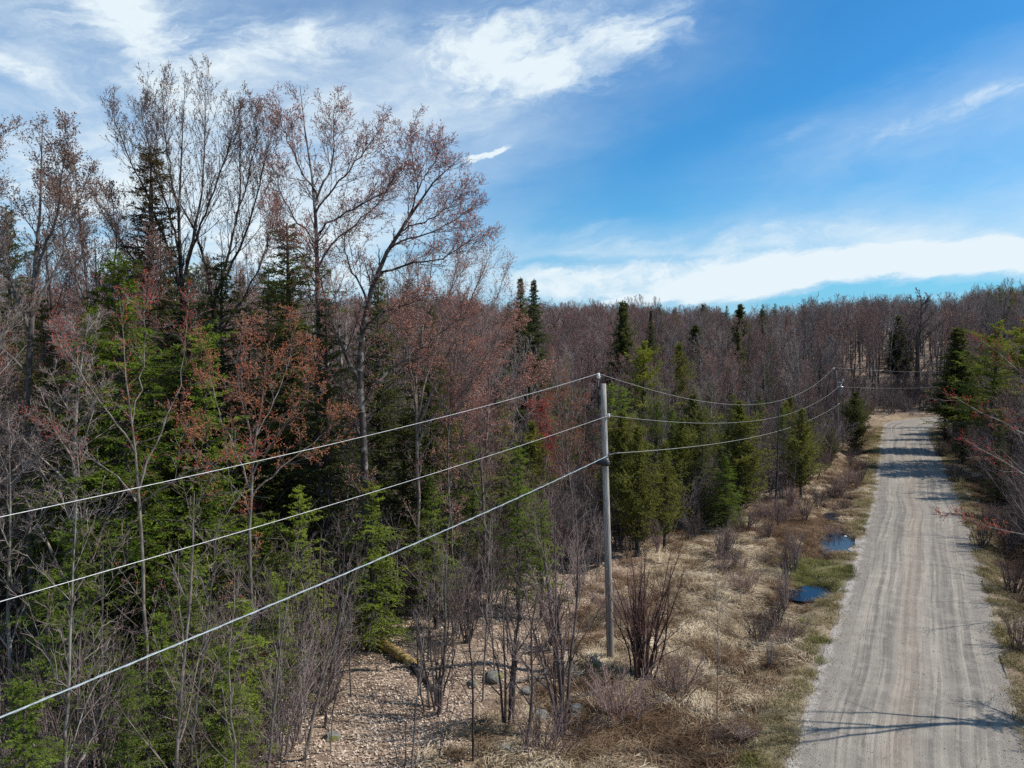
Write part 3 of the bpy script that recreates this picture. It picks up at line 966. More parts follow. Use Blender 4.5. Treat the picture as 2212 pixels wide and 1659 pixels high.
    gg = t.n('ShaderNodeTexCoord').outputs['Object']
    f = t.n('ShaderNodeSeparateColor', {0: t.n('ShaderNodeTexVoronoi', {'Vector': gg, 'Scale': 7.0}).outputs['Color']}).outputs[1]
    finish(t, t.mix(f, (.13, .12, .11, 1), (.46, .42, .38, 1)), .9, .2)
    link('gravel', mesh_new('gravel', V, F), m)
    tag(bpy.data.objects['gravel'], label='loose grey stones along both shoulders of the road', kind='stuff')

    # dead sticks on the forest floor
    n = 2600
    y = 14 + 46 * rng.random(n) ** 1.5; x = rng.uniform(-1, .5, n) * 34
    U, V = road_uv(x, y); edge = np.interp(V, EDGE_V, EDGE_U)
    ok = frus(x, y) & (U > edge - 4)
    x, y = x[ok], y[ok]; n = len(x)
    a = rng.random(n) * 6.28; L = rng.uniform(.4, 2.4, n)
    K = 5; P = np.zeros((n, K, 3))
    for k in range(K):
        q = k / (K - 1) - .5
        P[:, k, 0] = x + np.cos(a + q * .7) * L * q; P[:, k, 1] = y + np.sin(a + q * .7) * L * q
        P[:, k, 2] = height(P[:, k, 0], P[:, k, 1]) + .03 + (q + .5) * rng.uniform(0, .35, n)
    R = (rng.uniform(.006, .02, n)[:, None] * np.linspace(1, .4, K)[None])
    g = Geo(); g.tube(P, R, 4)
    B, BR = grow(P, R, 3, .2, .9, 40, .4, 2, .1, 0, rng, rmin=.004); g.tube(B, BR, 3)
    link('fallen_twigs', g.mesh('fallen_twigs'), M['bark'])
    tag(bpy.data.objects['fallen_twigs'], label='grey dead sticks lying over the leaf covered ground', kind='stuff')


cover()


# ------------------------------------------------------------------ poles and wires
def simple(name, c, rough=.6, metal=0., bump=0):
    m, t = mat(name)
    g = t.n('ShaderNodeTexCoord').outputs['Object']
    n = t.noise(g, 12, 3)
    col = t.mix(t.ramp(n, .3, .7), tuple(q * .8 for q in c) + (1,), tuple(min(q * 1.12, 1) for q in c) + (1,))
    finish(t, col, rough, .4, Metallic=metal)
    return m


def pole_wood():
    m, t = mat('weathered_pole_wood')
    g = t.n('ShaderNodeTexCoord').outputs['Object']
    mp = t.n('ShaderNodeMapping', {'Vector': g, 'Scale': (14, 14, .6)}).outputs[0]
    n = t.noise(mp, 2.2, 5, .7)
    z = t.n('ShaderNodeSeparateXYZ', {0: g}).outputs[2]
    top = t.mix(t.ramp(n, .35, .65), (.20, .18, .16, 1), (.50, .47, .43, 1))
    low = t.mix(t.ramp(n, .35, .65), (.17, .14, .115, 1), (.33, .28, .235, 1))
    col = t.mix(t.ramp(z, 1.0, 6.5), low, top)
    col = t.mix(t.ramp(t.noise(mp, 5.0, 3, .6), .60, .66, 0, .7), col, (.08, .065, .055, 1))
    finish(t, col, .9, .15, n, .01, .5)
    return m


M['pole'] = pole_wood()
M['steel'] = simple('galvanised_steel', (.45, .46, .47), .45, .7)
M['black'] = simple('black_plastic', (.03, .03, .034), .5)
M['porcelain'] = simple('white_porcelain', (.75, .74, .71), .3)
M['alu'] = simple('aluminium_wire', (.60, .60, .60), .5, .3)
M['wire_dull'] = simple('weathered_wire', (.38, .37, .35), .6, .2)
M['pole_dark'] = simple('dark_pole_wood', (.13, .115, .10), .9)
M['cable'] = simple('blue_grey_cable', (.30, .35, .38), .5, .2)


def cyl(P, Q, r0, r1, k=14, caps=True):
    """closed cylinder between two points"""
    P, Q = np.array(P, float), np.array(Q, float)
    g = Geo()
    T = np.array([P, P, Q, Q]) if caps else np.array([P, Q])
    if caps:
        d = unit(Q - P) * 1e-3
        T = np.array([P, P + d, Q - d, Q])
        g.tube(T[None], np.array([[0.0005, r0, r1, 0.0005]]), k)
    else:
        g.tube(T[None], np.array([[r0, r1]]), k)
    return g


def merge(*gs):
    g = Geo()
    for q in gs:
        for v, f, m in zip(q.V, q.F, q.M):
            g.add(v, f - f.min() if False else f - (f.min() - 0), int(m[0]))
    return g


def gadd(dst, src, m=0):
    off = 0
    for v, f in zip(src.V, src.F):
        dst.add(v, f - off, m); off += len(v)
    return dst


def lathe(c, prof, k=14, axis=(0, 0, 1)):
    g = Geo()
    c = np.array(c, float); ax = unit(np.array(axis, float))
    P = np.array([c + ax * z for z, r in prof]); R = np.array([max(r, .0005) for z, r in prof])
    g.tube(P[None], R[None], k)
    return g


p1x, p1y = gnd(1319, 1440)
P1B = np.array((p1x, p1y, hz(p1x, p1y))); P1T = at(1303, 829, p1y)
P2B = np.array((at(1813, 900, 79)[0], 79., 0)); P2B[2] = hz(P2B[0], P2B[1]); P2T = at(1806, 801, 79)
SPAN = unit(P2B - P1B) * np.array([1, 1, 0])
SIDE = np.array([SPAN[1], -SPAN[0], 0])        # towards the road


def on_pole(B, T, py, d):
    """point of the pole axis seen at height py"""
    zz = at(1106, py, d)[2]
    k = (zz - B[2]) / (T[2] - B[2])
    return B + (T - B) * k


def make_pole1():
    root = empty('utility_pole', P1B)
    tag(root, 'weathered grey utility pole standing in dry grass beside the clump of red stems', 'utility pole', 'utility poles of the roadside line')
    B, T = P1B - P1B, P1T - P1B
    ax = unit(T)
    g = Geo()
    ks = np.linspace(-.03, 1, 12)
    P = np.array([B + T * k for k in ks] + [B + T * 1.0005]); R = np.append(np.interp(ks, [0, 1], [.142, .10]), .0005)
    g.tube(P[None], R[None], 18)
    link('shaft', g.mesh('shaft', smooth=False), M['pole'], root)
    # pin bracket at the top, carrying the top insulator above and to the left of the shaft
    tl = T - SIDE * .19
    g = cyl(tl + [0, 0, -.95], tl + [0, 0, .18], .028, .02, 8)
    gadd(g, cyl(T * .985 - SIDE * .02, tl + T * -.015, .03, .03, 8)); gadd(g, cyl(T * .93 - SIDE * .02, T * .93 - SIDE * .19, .03, .03, 8))
    link('pin_bracket', g.mesh('pin_bracket'), M['black'], root)
    c = tl + [0, 0, .18]
    link('insulator', lathe(c, [(0, .03), (.03, .075), (.06, .05), (.09, .085), (.13, .045), (.17, .06), (.21, .02)]).mesh('insulator'), M['porcelain'], root)
    pts = {'top': P1B + c + [0, 0, .19]}
    mid = on_pole(B, T, 897, p1y) if False else on_pole(P1B, P1T, 897, p1y) - P1B
    c = mid + SIDE * .15
    g = cyl(mid + SIDE * .10, c + SIDE * .04, .02, .02, 8)
    link('side_bolt', g.mesh('side_bolt'), M['steel'], root)
    link('insulator', lathe(c + SIDE * .03, [(-.07, .03), (-.05, .055), (0, .035), (.05, .055), (.07, .03)]).mesh('insulator'), M['porcelain'], root)
    pts['mid'] = P1B + c + SIDE * .03
    low = on_pole(P1B, P1T, 984, p1y) - P1B
    c = low + SIDE * .16
    g = cyl(low + SIDE * .08 + [0, 0, .03], c + SIDE * .04 + [0, 0, .03], .03, .03, 8)
    gadd(g, cyl(c + SPAN * -.12 + [0, 0, .03], c + SPAN * .6 + [0, 0, .03], .035, .028, 8))
    link('cable_clamp', g.mesh('cable_clamp'), M['black'], root)
    pts['low'] = P1B + c + [0, 0, .03]
    bx = low - SPAN * .17 - np.array([0, 0, .24])
    g = lathe(bx - SIDE * .26, [(0, .001), (.003, .085), (.04, .115), (.46, .115), (.50, .085), (.503, .001)], 14, SIDE)
    gadd(g, lathe(bx - SIDE * .04, [(0, .122), (.03, .122)], 14, SIDE)); gadd(g, lathe(bx + SIDE * .12, [(0, .122), (.03, .122)], 14, SIDE))
    link('splice_case', g.mesh('splice_case'), M['black'], root)
    # ground wire down the shaft
    q = np.array([T * k + (-SPAN) * (.165 - .06 * k) for k in np.linspace(.02, .93, 9)])
    g = Geo(); g.tube(q[None], np.full((1, 9), .008), 4)
    link('ground_wire', g.mesh('ground_wire'), M['steel'], root)
    return pts


def make_pole2():
    root = empty('utility_pole', P2B)
    tag(root, 'darker far utility pole with a grey transformer near the road bend', 'utility pole', 'utility poles of the roadside line')
    T = P2T - P2B
    g = Geo(); ks = np.linspace(-.03, 1, 10)
    P = np.array([T * k for k in ks] + [T * 1.0005]); R = np.append(np.interp(ks, [0, 1], [.13, .09]), .0005)
    g.tube(P[None], R[None], 14)
    link('shaft', g.mesh('shaft'), M['pole_dark'], root)
    tl = T - SIDE * .22
    g = cyl(tl + [0, 0, -.8], tl + [0, 0, .15], .03, .022, 8); gadd(g, cyl(T * .98, tl - T * .02, .03, .03, 8))
    link('pin_bracket', g.mesh('pin_bracket'), M['black'], root)
    link('insulator', lathe(tl + [0, 0, .15], [(0, .03), (.04, .09), (.08, .05), (.12, .09), (.2, .03)]).mesh('insulator'), M['porcelain'], root)
    c = T * ((P2T[2] - 2.55 - P2B[2]) / T[2]) + SIDE * .42
    tank = lathe(c, [(-.02, .001), (0, .20), (.04, .23), (.72, .23), (.75, .25), (.80, .25), (.86, .12), (.87, .001)], 18)
    to = link('transformer', tank.mesh('transformer'), M['steel'], root)
    for sx in (-.1, .1):
        link('bushing', lathe(c + SPAN * sx + [0, 0, .84], [(0, .03), (.05, .055), (.10, .03), (.15, .05), (.20, .03), (.28, .012)]).mesh('bushing'), M['porcelain'], to)
    g = cyl(T * .86 + SIDE * .05, T * .86 + SIDE * .62, .025, .025, 6); gadd(g, cyl(T * .86 + SIDE * .62 - [0, 0, .1], T * .86 + SIDE * .68 + [0, 0, .42], .035, .03, 8))
    link('fuse_cutout', g.mesh('fuse_cutout'), M['porcelain'], root)
    pts = {'top': P2B + tl + [0, 0, .36]}
    for nm, py in (('mid', 835), ('low', 872)):
        q = on_pole(P2B, P2T, py, 79) - P2B
        link('side_bracket', cyl(q, q + SIDE * .25, .025, .03, 8).mesh('side_bracket'), M['steel'], root)
        pts[nm] = P2B + q + SIDE * .25
    return pts


A1, A2 = make_pole1(), make_pole2()
P0B = P1B - (P2B - P1B) * .98
OFF0 = {'top': (P0B + (A1['top'] - P1B)), 'mid': P0B + (A1['mid'] - P1B), 'low': P0B + (A1['low'] - P1B)}


def wire(name, A, B, sag, r, material, label, group, extra=None, K=60, k=6):
    q = np.linspace(0, 1, K)
    P = A[None] * (1 - q)[:, None] + B[None] * q[:, None]
    P[:, 2] -= 4 * sag * q * (1 - q)
    mid = P[0].copy()
    g = Geo(); g.tube((P - mid)[None], np.full((1, K), r), k)
    if extra:
        # support strand above and a lashing wire wound round both
        L = np.linalg.norm(B - A); n = int(L * 26)
        q = np.linspace(0, 1, n)
        C = A[None] * (1 - q)[:, None] + B[None] * q[:, None] - mid; C[:, 2] -= 4 * sag * q * (1 - q)
        T = unit(np.gradient(C, axis=0)); X = unit(np.cross(T, [0, 0, 1.])); Y = np.cross(X, T)
        up = C + Y * (r * 1.25)
        g.tube(up[None, ::6], np.full((1, len(up[::6])), r * .35), 5, 0)
        ph = q * L * 2 * np.pi / .75
        hel = C + Y * r * .45 + X * (np.cos(ph) * r * 1.35)[:, None] + Y * (np.sin(ph) * r * 1.75)[:, None]
        g.tube(hel[None], np.full((1, n), r * .2), 4, 1)
    o = link(name, g.mesh(name), [material, M['alu']], None, mid)
    tag(o, label, 'wire', group)
    return o


def midsag(A, B, px, py):
    q = np.linspace(0, 1, 400)
    P = A[None] * (1 - q)[:, None] + B[None] * q[:, None]
    c = P[:, 0] / P[:, 1] * 1534 + 1106
    i = int(np.argmin(np.abs(c - px)))
    return (P[i, 2] - at(px, py, P[i, 1])[2]) / (4 * q[i] * (1 - q[i]))


G1, G2, G3 = 'wires of the near span', 'wires between the two poles', 'wires beyond the far pole'
wire('power_wire', A1['top'], OFF0['top'], midsag(A1['top'], OFF0['top'], 4, 1114), .0054, M['alu'], 'bright top wire running from the near pole top down to the left', G1)
wire('power_wire', A1['mid'], OFF0['mid'], midsag(A1['mid'], OFF0['mid'], 4, 1292), .0054, M['alu'], 'bright middle wire left of the near pole', G1)
wire('telephone_cable', A1['low'], OFF0['low'], midsag(A1['low'], OFF0['low'], 4, 1533), .0105, M['cable'], 'thick lashed blue grey cable, lowest on the near pole, running left', G1, extra=True)
wire('power_wire', A1['top'], A2['top'], midsag(A1['top'], A2['top'], 1640, 873), .0075, M['wire_dull'], 'top wire sagging between near pole and transformer pole', G2)
wire('power_wire', A1['mid'], A2['mid'], midsag(A1['mid'], A2['mid'], 1560, 914), .0075, M['wire_dull'], 'middle wire sagging between near pole and transformer pole', G2)
wire('telephone_cable', A1['low'] + SPAN * .55, A2['low'], midsag(A1['low'], A2['low'], 1620, 947), .0095, M['wire_dull'], 'lowest cable sagging between near pole and transformer pole', G2)
P3 = at(2050, 802, 118)
wire('power_wire', A2['top'], P3, .25, .0075, M['wire_dull'], 'thin wire leaving the transformer pole top toward the right woods', G3)
wire('power_wire', A2['mid'], P3 - np.array([0, 0, 2.4]), .3, .0075, M['wire_dull'], 'thin lower wire leaving the transformer pole toward the right woods', G3)
r3 = empty('utility_pole', (P3[0], P3[1], hz(P3[0], P3[1])))
tag(r3, 'farthest utility pole, mostly hidden in trees right of the road bend', 'utility pole', 'utility poles of the roadside line')
hh = P3[2] - hz(P3[0], P3[1])
link('shaft', cyl((0, 0, -.3), (0, 0, hh - .15), .16, .11).mesh('shaft'), M['pole'], r3)
link('insulator', lathe((0, 0, hh - .2), [(0, .03), (.04, .09), (.08, .05), (.12, .09), (.2, .03)]).mesh('insulator'), M['porcelain'], r3)


# ------------------------------------------------------------------ logs, rocks, debris
def log(name, A, B, r0, r1, material, label, moss=None, stubs=4, seed=1):
    rng = np.random.default_rng(seed)
    A, B = np.array(A, float), np.array(B, float)
    P, R = resample([A, (A + B) / 2 + [0, 0, .03], B], [r0, (r0 + r1) / 2, r1], 16, rng, .015)
    R = R * rng.uniform(.88, 1.1, 16)
    P = np.concatenate([P[:1], P, P[-1:]]); R = np.concatenate([[.01], R, [.01]])
    P[0] = P[1] + unit(P[2] - P[1]) * .001 * -1; P[-1] = P[-2] + unit(P[-2] - P[-3]) * .001
    g = Geo(); g.tube((P - A)[None], R[None], 14)
    root = empty(name, A)
    link('bark', g.mesh('bark'), material, root)
    if stubs:
        g = Geo()
        Q, QR = grow((P - A)[None, 2:-2], R[None, 2:-2], stubs, .1, .95, 60, .16, 3, .1, .05, rng, rr=.25, rmin=.01)
        g.tube(Q, QR, 6)
        for q in range(len(Q)):
            g = Geo(); g.tube(Q[q:q + 1], QR[q:q + 1], 6)
            link('branch_stub', g.mesh('branch_stub'), M['bark_dark'], root)
    tag(root, label, 'log')


def moss_mat():
    m, t = mat('mossy_bark')
    g = t.n('ShaderNodeTexCoord').outputs['Object']
    n = t.noise(g, 4.5, 5, .7)
    c = t.mix(t.ramp(n, .35, .55), (.10, .07, .045, 1), (.36, .25, .09, 1))
    c = t.mix(t.ramp(t.noise(g, 11, 3), .55, .68), c, (.42, .36, .13, 1))
    finish(t, c, .95, .1, n, .06, 1.)
    return m


def rock_mat():
    m, t = mat('mossy_rock')
    g = t.n('ShaderNodeTexCoord').outputs['Object']
    n = t.noise(g, 3, 6, .7)
    c = t.mix(t.ramp(n, .3, .7), (.09, .085, .075, 1), (.25, .24, .22, 1))
    c = t.mix(t.ramp(t.noise(g, 2.2, 4, .6), .50, .62), c, (.14, .14, .045, 1))
    finish(t, c, .9, .2, n, .06, .8)
    return m


M['moss'] = moss_mat(); M['rock'] = rock_mat()


def gpt(px, py, dz=0.):
    x, y = gnd(px, py)
    return np.array((x, y, hz(x, y) + dz))


log('fallen_log', gpt(824, 1402, .14), gpt(892, 1450, .12), .20, .17, M['moss'], 'short yellow mossy log lying on pale fallen leaves', stubs=2)
log('fallen_log', gpt(893, 1452, .05), gpt(950, 1510, .0), .14, .07, M['bark_dark'], 'dark rotten log end continuing the mossy log', stubs=5, seed=3)
log('fallen_log', gpt(1100, 1475, .05), gpt(1190, 1468, .05), .06, .035, M['bark_pale'], 'thin pale log lying behind the mossy rocks', stubs=2, seed=5)
log('fallen_log', gpt(1225, 1530, .1), gpt(1345, 1500, .12), .10, .05, M['bark_dark'], 'dark log lying left of the red stemmed clump', stubs=6, seed=6)
log('fallen_log', gpt(770, 1368, .1), gpt(900, 1392, .1), .06, .03, M['bark'], 'slim grey log behind the mossy log', stubs=4, seed=8)
log('fallen_log', gpt(1140, 1408, .1), gpt(1270, 1415, .1), .06, .04, M['bark_dark'], 'slim dark log left of the near pole foot', stubs=3, seed=9)


def rock(px, py, r, label, seed, flat=.6):
    rng = np.random.default_rng(seed)
    import bmesh
    bm = bmesh.new(); bmesh.ops.create_icosphere(bm, subdivisions=3, radius=1)
    dirs = unit(rng.normal(0, 1, (9, 3))); cut = rng.uniform(.62, .9, 9)
    for v in bm.verts:
        c = np.array(v.co)
        for d, k in zip(dirs, cut):
            q = c @ d
            if q > k: c = c - d * (q - k)
        c = c * (1 + .10 * (vnoise(c[0:1] * 3 + 5, c[1:2] * 3 + c[2:3] * 2, 1, seed)[0] - .5))
        v.co = Vector((c[0] * r, c[1] * r * rng.uniform(.97, 1.03) * .85, c[2] * r * flat))
    me = bpy.data.meshes.new('rock'); bm.to_mesh(me); bm.free()
    p = gpt(px, py, r * flat * .25)
    o = link('rock', me, M['rock'], None, p); o.rotation_euler = (0, 0, rng.random() * 6)
    tag(o, label, 'rock', 'mossy rocks on the forest floor')


rock(1063, 1467, .42, 'largest grey mossy rock on the leaves beside the thin pale log', 1)
rock(1020, 1480, .24, 'small rock just left of the largest grey rock', 2)
rock(1137, 1500, .26, 'mossy rock right of the pale log among thin stems', 3)
rock(1168, 1560, .30, 'upright mossy rock below the slim dark stems', 4, .9)
rock(1245, 1548, .36, 'dark rock half under twigs left of the red stemmed clump', 5)
rock(1285, 1455, .26, 'small dark stump like rock at the foot of the near pole', 6, 1.2)
rock(1090, 1640, .32, 'rock at the bottom edge between thin trunks', 7)
rock(715, 1620, .30, 'dark rock in the leaves near the lower left saplings', 8)


def debris():
    rng = np.random.default_rng(4)
    p = gpt(1826, 1148, .12)
    root = empty('plastic_debris', p)
    tag(root, 'white crumpled plastic scrap at the edge of the long ditch pool', 'debris')
    m = simple('white_plastic', (.82, .84, .84), .5)
    import bmesh
    for k, (dx, dy, s_) in enumerate([(0, 0, .19), (.24, .05, .12), (-.16, -.1, .10)]):
        bm = bmesh.new(); bmesh.ops.create_icosphere(bm, subdivisions=2, radius=s_)
        for v in bm.verts:
            v.co = v.co + Vector(rng.normal(0, s_ * .16, 3)); v.co.z *= .55
        me = bpy.data.meshes.new('scrap'); bm.to_mesh(me); bm.free()
        link('scrap', me, m, root, (dx, dy, 0))
    P = np.array([[.3, 0, .02], [.8, -.05, .05], [1.5, -.02, .12], [2.1, .05, .16]])
    g = Geo(); g.tube(P[None], np.full((1, 4), .02), 5)
    link('strap', g.mesh('strap'), M['black'], root)


debris()

#SECTION_TREES
# ------------------------------------------------------------------ hand-laid trees
def hero(name, label, base, d, limbs, bark='bark_hero', twig='twig_dark', bud='bud_brown', spec=None, seed=1, bsize=.045, nb=1, group=None, nb3=2, rmin=.0042, cat='tree'):
    """limbs: list of [(px, py, depth offset, radius), ...]; the first starts at the ground"""
    rng = np.random.default_rng(seed)
    bx, by = base
    B = np.array((bx, by, hz(bx, by)))
    lv0 = []
    for L in limbs:
        pts = [at(px, py + 34 * min(max((620 - py) / 450, 0), 1), d + dd) for px, py, dd, r in L]
        if L is limbs[0] or L[0][1] > 1900: pts[0] = B + [0, 0, -.3]
        else:
            best = min((float(np.linalg.norm(a + (b - a) * w - pts[0])), tuple(a + (b - a) * w), tuple(b - a)) for pp, _r in lv0 for a, b in zip(pp[:-1], pp[1:]) for w in (0, .25, .5, .75, 1))
            q0 = np.array(best[1]); dr = unit(np.array(best[2]))
            pts[0] = q0 - dr * .25; pts.insert(1, q0 * .72 + pts[1] * .28)
            L = [L[0], (0, 0, 0, L[0][3] * .9)] + list(L[1:])
        lv0.append(resample(pts, [q[3] for q in L], 14, rng, .03))
    P0 = np.array([p for p, r in lv0]); R0 = np.array([r for p, r in lv0]) * .62
    # only the upper part of every limb branches
    fine = spec.get('fine', 1.5); n1 = spec['n1']; t0 = spec.get('t0', .3) * .75
    up = spec.get('up', .07)
    P1, R1 = grow(P0, R0, int(n1 * fine), t0, .985, spec.get('a1', 38), 1, 6, .055, up, rng, rr=.40, rmin=rmin * 1.5,
                  llen=lambda idx, t: spec.get('l1', 2.2) * (1.15 - .75 * t) * rng.uniform(.6, 1.2, len(t)))
    P2, R2 = grow(P1, R1, spec.get('n2', 7), .12, .98, 34, .42, 4, .06, up * .9, rng, rr=.6, rmin=rmin * 1.3)
    tipP = P0[:, 8:]; tipR = R0[:, 8:]
    Pt, Rt = grow(tipP, tipR, 16, .15, 1, 30, .3, 4, .1, up, rng, rr=.5, rmin=rmin, llen=lambda idx, t: .35 * spec.get('l1', 2.2) * (1.3 - .6 * t) * rng.uniform(.6, 1.2, len(t)))
    Pu, Ru = grow(Pt, Rt, 5, .15, 1, 34, .45, 2, .1, up, rng, rr=.6, rmin=rmin * .85, lmin=.15)
    P2b = np.concatenate([P2, ]); 
    P3, R3 = grow(P2, R2, spec.get('n3', 6), .12, 1, spec.get('a3', 36), .46, 3, .07, up * .9, rng, rr=.62, rmin=rmin, lmin=.2)
    P4, R4 = grow(P3, R3, spec.get('n4', 3), .2, 1, spec.get('a3', 36) - 2, .5, 2, .08, up, rng, rr=.75, rmin=rmin * .85, lmin=.12, tip=.5)
    root = empty(name, B)
    g = Geo(); g.tube(P0 - B, R0, 10, 0); g.tube(P1 - B, R1, 5, 0)
    link('trunk', g.mesh('trunk'), M[bark], root)
    c = Geo(); c.tube(P2 - B, R2, 4, 0); c.tube(P3 - B, R3, 3, 0); c.tube(P4 - B, R4, 3, 0); c.tube(Pt - B, Rt, 3, 0); c.tube(Pu - B, Ru, 3, 0)
    link('crown', c.mesh('crown'), M[twig], root)
    if bud:
        b = Geo(); b.add(*buds_on(P4 - B, nb, bsize, rng)); b.add(*buds_on(P3 - B, nb3, bsize, rng)); b.add(*buds_on(Pt - B, 5, bsize, rng)); b.add(*buds_on(Pu - B, 2, bsize, rng))
        link('blossom', b.mesh('blossom'), M[bud], root)
    tag(root, label, cat, group)
    return root


def basepx(px, d):
    return (px - 1106) / 1534 * d, d


def heroes():
    HM = 'tall budding maples against the sky'
    d = 28
    hero('maple_tree', 'tall maple whose dense upswept crown rises behind the dark fir spire', basepx(402, d), d, [
        [(402, 1400, 0, .24), (404, 1000, 0, .20), (396, 720, .2, .17), (400, 610, .3, .14), (390, 500, .2, .10), (380, 380, 0, .06), (395, 260, -.2, .035), (400, 140, -.3, .012)],
        [(400, 600, .3, .11), (425, 480, .6, .08), (440, 360, .8, .05), (443, 250, .9, .03), (443, 140, 1, .01)],
        [(397, 640, .2, .10), (360, 520, -.4, .075), (315, 400, -.8, .05), (270, 300, -1, .03), (240, 200, -1.2, .01)],
        [(392, 520, .2, .08), (350, 400, .5, .055), (318, 290, .8, .035), (305, 200, 1, .01)],
        [(402, 560, .2, .08), (450, 430, -.6, .055), (490, 310, -1, .035), (512, 220, -1.2, .01)],
        [(396, 700, .2, .08), (330, 600, -1, .055), (260, 520, -1.8, .035), (210, 420, -2.3, .01)],
        [(395, 450, .2, .06), (365, 320, -.6, .04), (350, 230, -.9, .025), (350, 170, -1, .01)],
    ], spec=dict(n1=10, n2=6, n3=4, n4=2, fine=1.7, l1=2.7, a1=27, a3=27, up=.15, t0=.25), seed=11, bsize=.027, nb=2, group=HM)
    d = 30
    hero('maple_tree', 'maple with a low forked trunk just right of the tallest upswept maple', basepx(470, d), d, [
        [(475, 1360, 0, .22), (470, 1000, 0, .18), (466, 760, .2, .16), (465, 640, .3, .13), (455, 560, .2, .10), (420, 470, 0, .06), (380, 400, -.2, .035), (340, 330, -.3, .012)],
        [(465, 650, .3, .12), (490, 560, .6, .09), (515, 440, .8, .06), (520, 330, .9, .035), (518, 215, 1, .012)],
        [(472, 620, .2, .10), (520, 530, -.4, .075), (550, 420, -.8, .05), (572, 330, -1, .03), (590, 250, -1.2, .01)],
        [(468, 720, .2, .08), (540, 620, .8, .055), (580, 520, 1.2, .04), (600, 430, 1.5, .01)],
        [(515, 450, .8, .05), (540, 350, .6, .035), (555, 270, .5, .022), (552, 215, .5, .01)],
    ], spec=dict(n1=10, n2=6, n3=4, n4=2, fine=1.7, l1=2.4, a1=27, a3=28, up=.14, t0=.25), seed=12, bsize=.030, nb=2, group=HM)
    d = 28
    hero('maple_tree', 'straight dark trunked maple with a pink budded crown in the centre left sky', basepx(692, d), d, [
        [(694, 1400, 0, .22), (692, 1100, 0, .19), (688, 850, .1, .165), (684, 640, .1, .14), (684, 500, .1, .12), (686, 400, .1, .085), (665, 320, 0, .06), (655, 240, -.1, .035), (648, 150, -.2, .012)],
        [(686, 410, .1, .08), (715, 350, .4, .055), (722, 270, .6, .035), (722, 200, .8, .012)],
        [(684, 400, .1, .07), (655, 360, -.5, .05), (625, 290, -.9, .03), (602, 210, -1.2, .01)],
        [(686, 440, .1, .07), (740, 370, -.4, .05), (790, 300, -.8, .03), (820, 250, -1, .01)],
        [(684, 560, .1, .07), (740, 490, .5, .05), (810, 440, .9, .035), (860, 360, 1.2, .01)],
        [(686, 480, .1, .07), (760, 440, -.8, .05), (830, 400, -1.2, .03), (870, 340, -1.5, .01)],
        [(684, 520, .1, .06), (640, 470, .5, .045), (605, 400, .8, .03), (595, 330, 1, .01)],
        [(684, 600, .1, .06), (650, 540, -.8, .04), (610, 490, -1.2, .03), (585, 440, -1.5, .01)],
    ], spec=dict(n1=8, n2=6, n3=4, n4=2, fine=1.8, l1=2.1, a1=42, up=.07, t0=.28), seed=13, bud='bud_pink', bsize=.030, nb=2, group=HM)
    d = 27
    hero('maple_tree', 'leaning maple with a thick crooked trunk curving right and pink buds', basepx(790, d), d, [
        [(790, 1430, 0, .24), (792, 1150, 0, .22), (782, 900, .1, .20), (780, 800, .1, .19), (776, 700, .1, .17), (778, 625, .1, .155), (815, 585, .1, .14), (850, 525, .1, .115), (880, 460, .1, .09), (900, 400, .1, .065), (925, 360, .1, .045), (1000, 312, .2, .012)],
        [(885, 450, .1, .06), (905, 385, -.3, .045), (893, 330, -.4, .03), (882, 262, -.5, .01)],
        [(905, 380, .1, .05), (925, 350, .4, .035), (940, 330, .5, .025), (945, 295, .6, .01)],
        [(850, 525, .1, .07), (910, 500, .6, .05), (970, 475, 1, .03), (1030, 428, 1.4, .01)],
        [(870, 480, .1, .06), (920, 470, -.6, .04), (960, 440, -1, .025), (1000, 400, -1.2, .01)],
        [(820, 580, .1, .08), (890, 565, -.6, .055), (970, 550, -1, .035), (1040, 495, -1.5, .01)],
        [(780, 830, .1, .13), (745, 765, -.4, .11), (722, 710, -.6, .09), (700, 650, -.8, .06), (690, 560, -1, .03), (640, 480, -1.2, .012)],
        [(790, 860, .1, .11), (835, 800, .6, .085), (900, 760, 1, .06), (960, 715, 1.4, .035), (1020, 660, 1.8, .012)],
        [(778, 640, .1, .08), (755, 580, .6, .05), (740, 510, 1, .035), (760, 450, 1.3, .01)],
        [(776, 700, .1, .08), (820, 680, -1, .05), (870, 660, -1.6, .03), (930, 640, -2, .01)],
    ], spec=dict(n1=8, n2=6, n3=4, n4=2, fine=1.8, l1=2.0, a1=44, up=.055, t0=.25), seed=14, bud='bud_pink', bsize=.030, nb=2, group=HM)
    d = 31
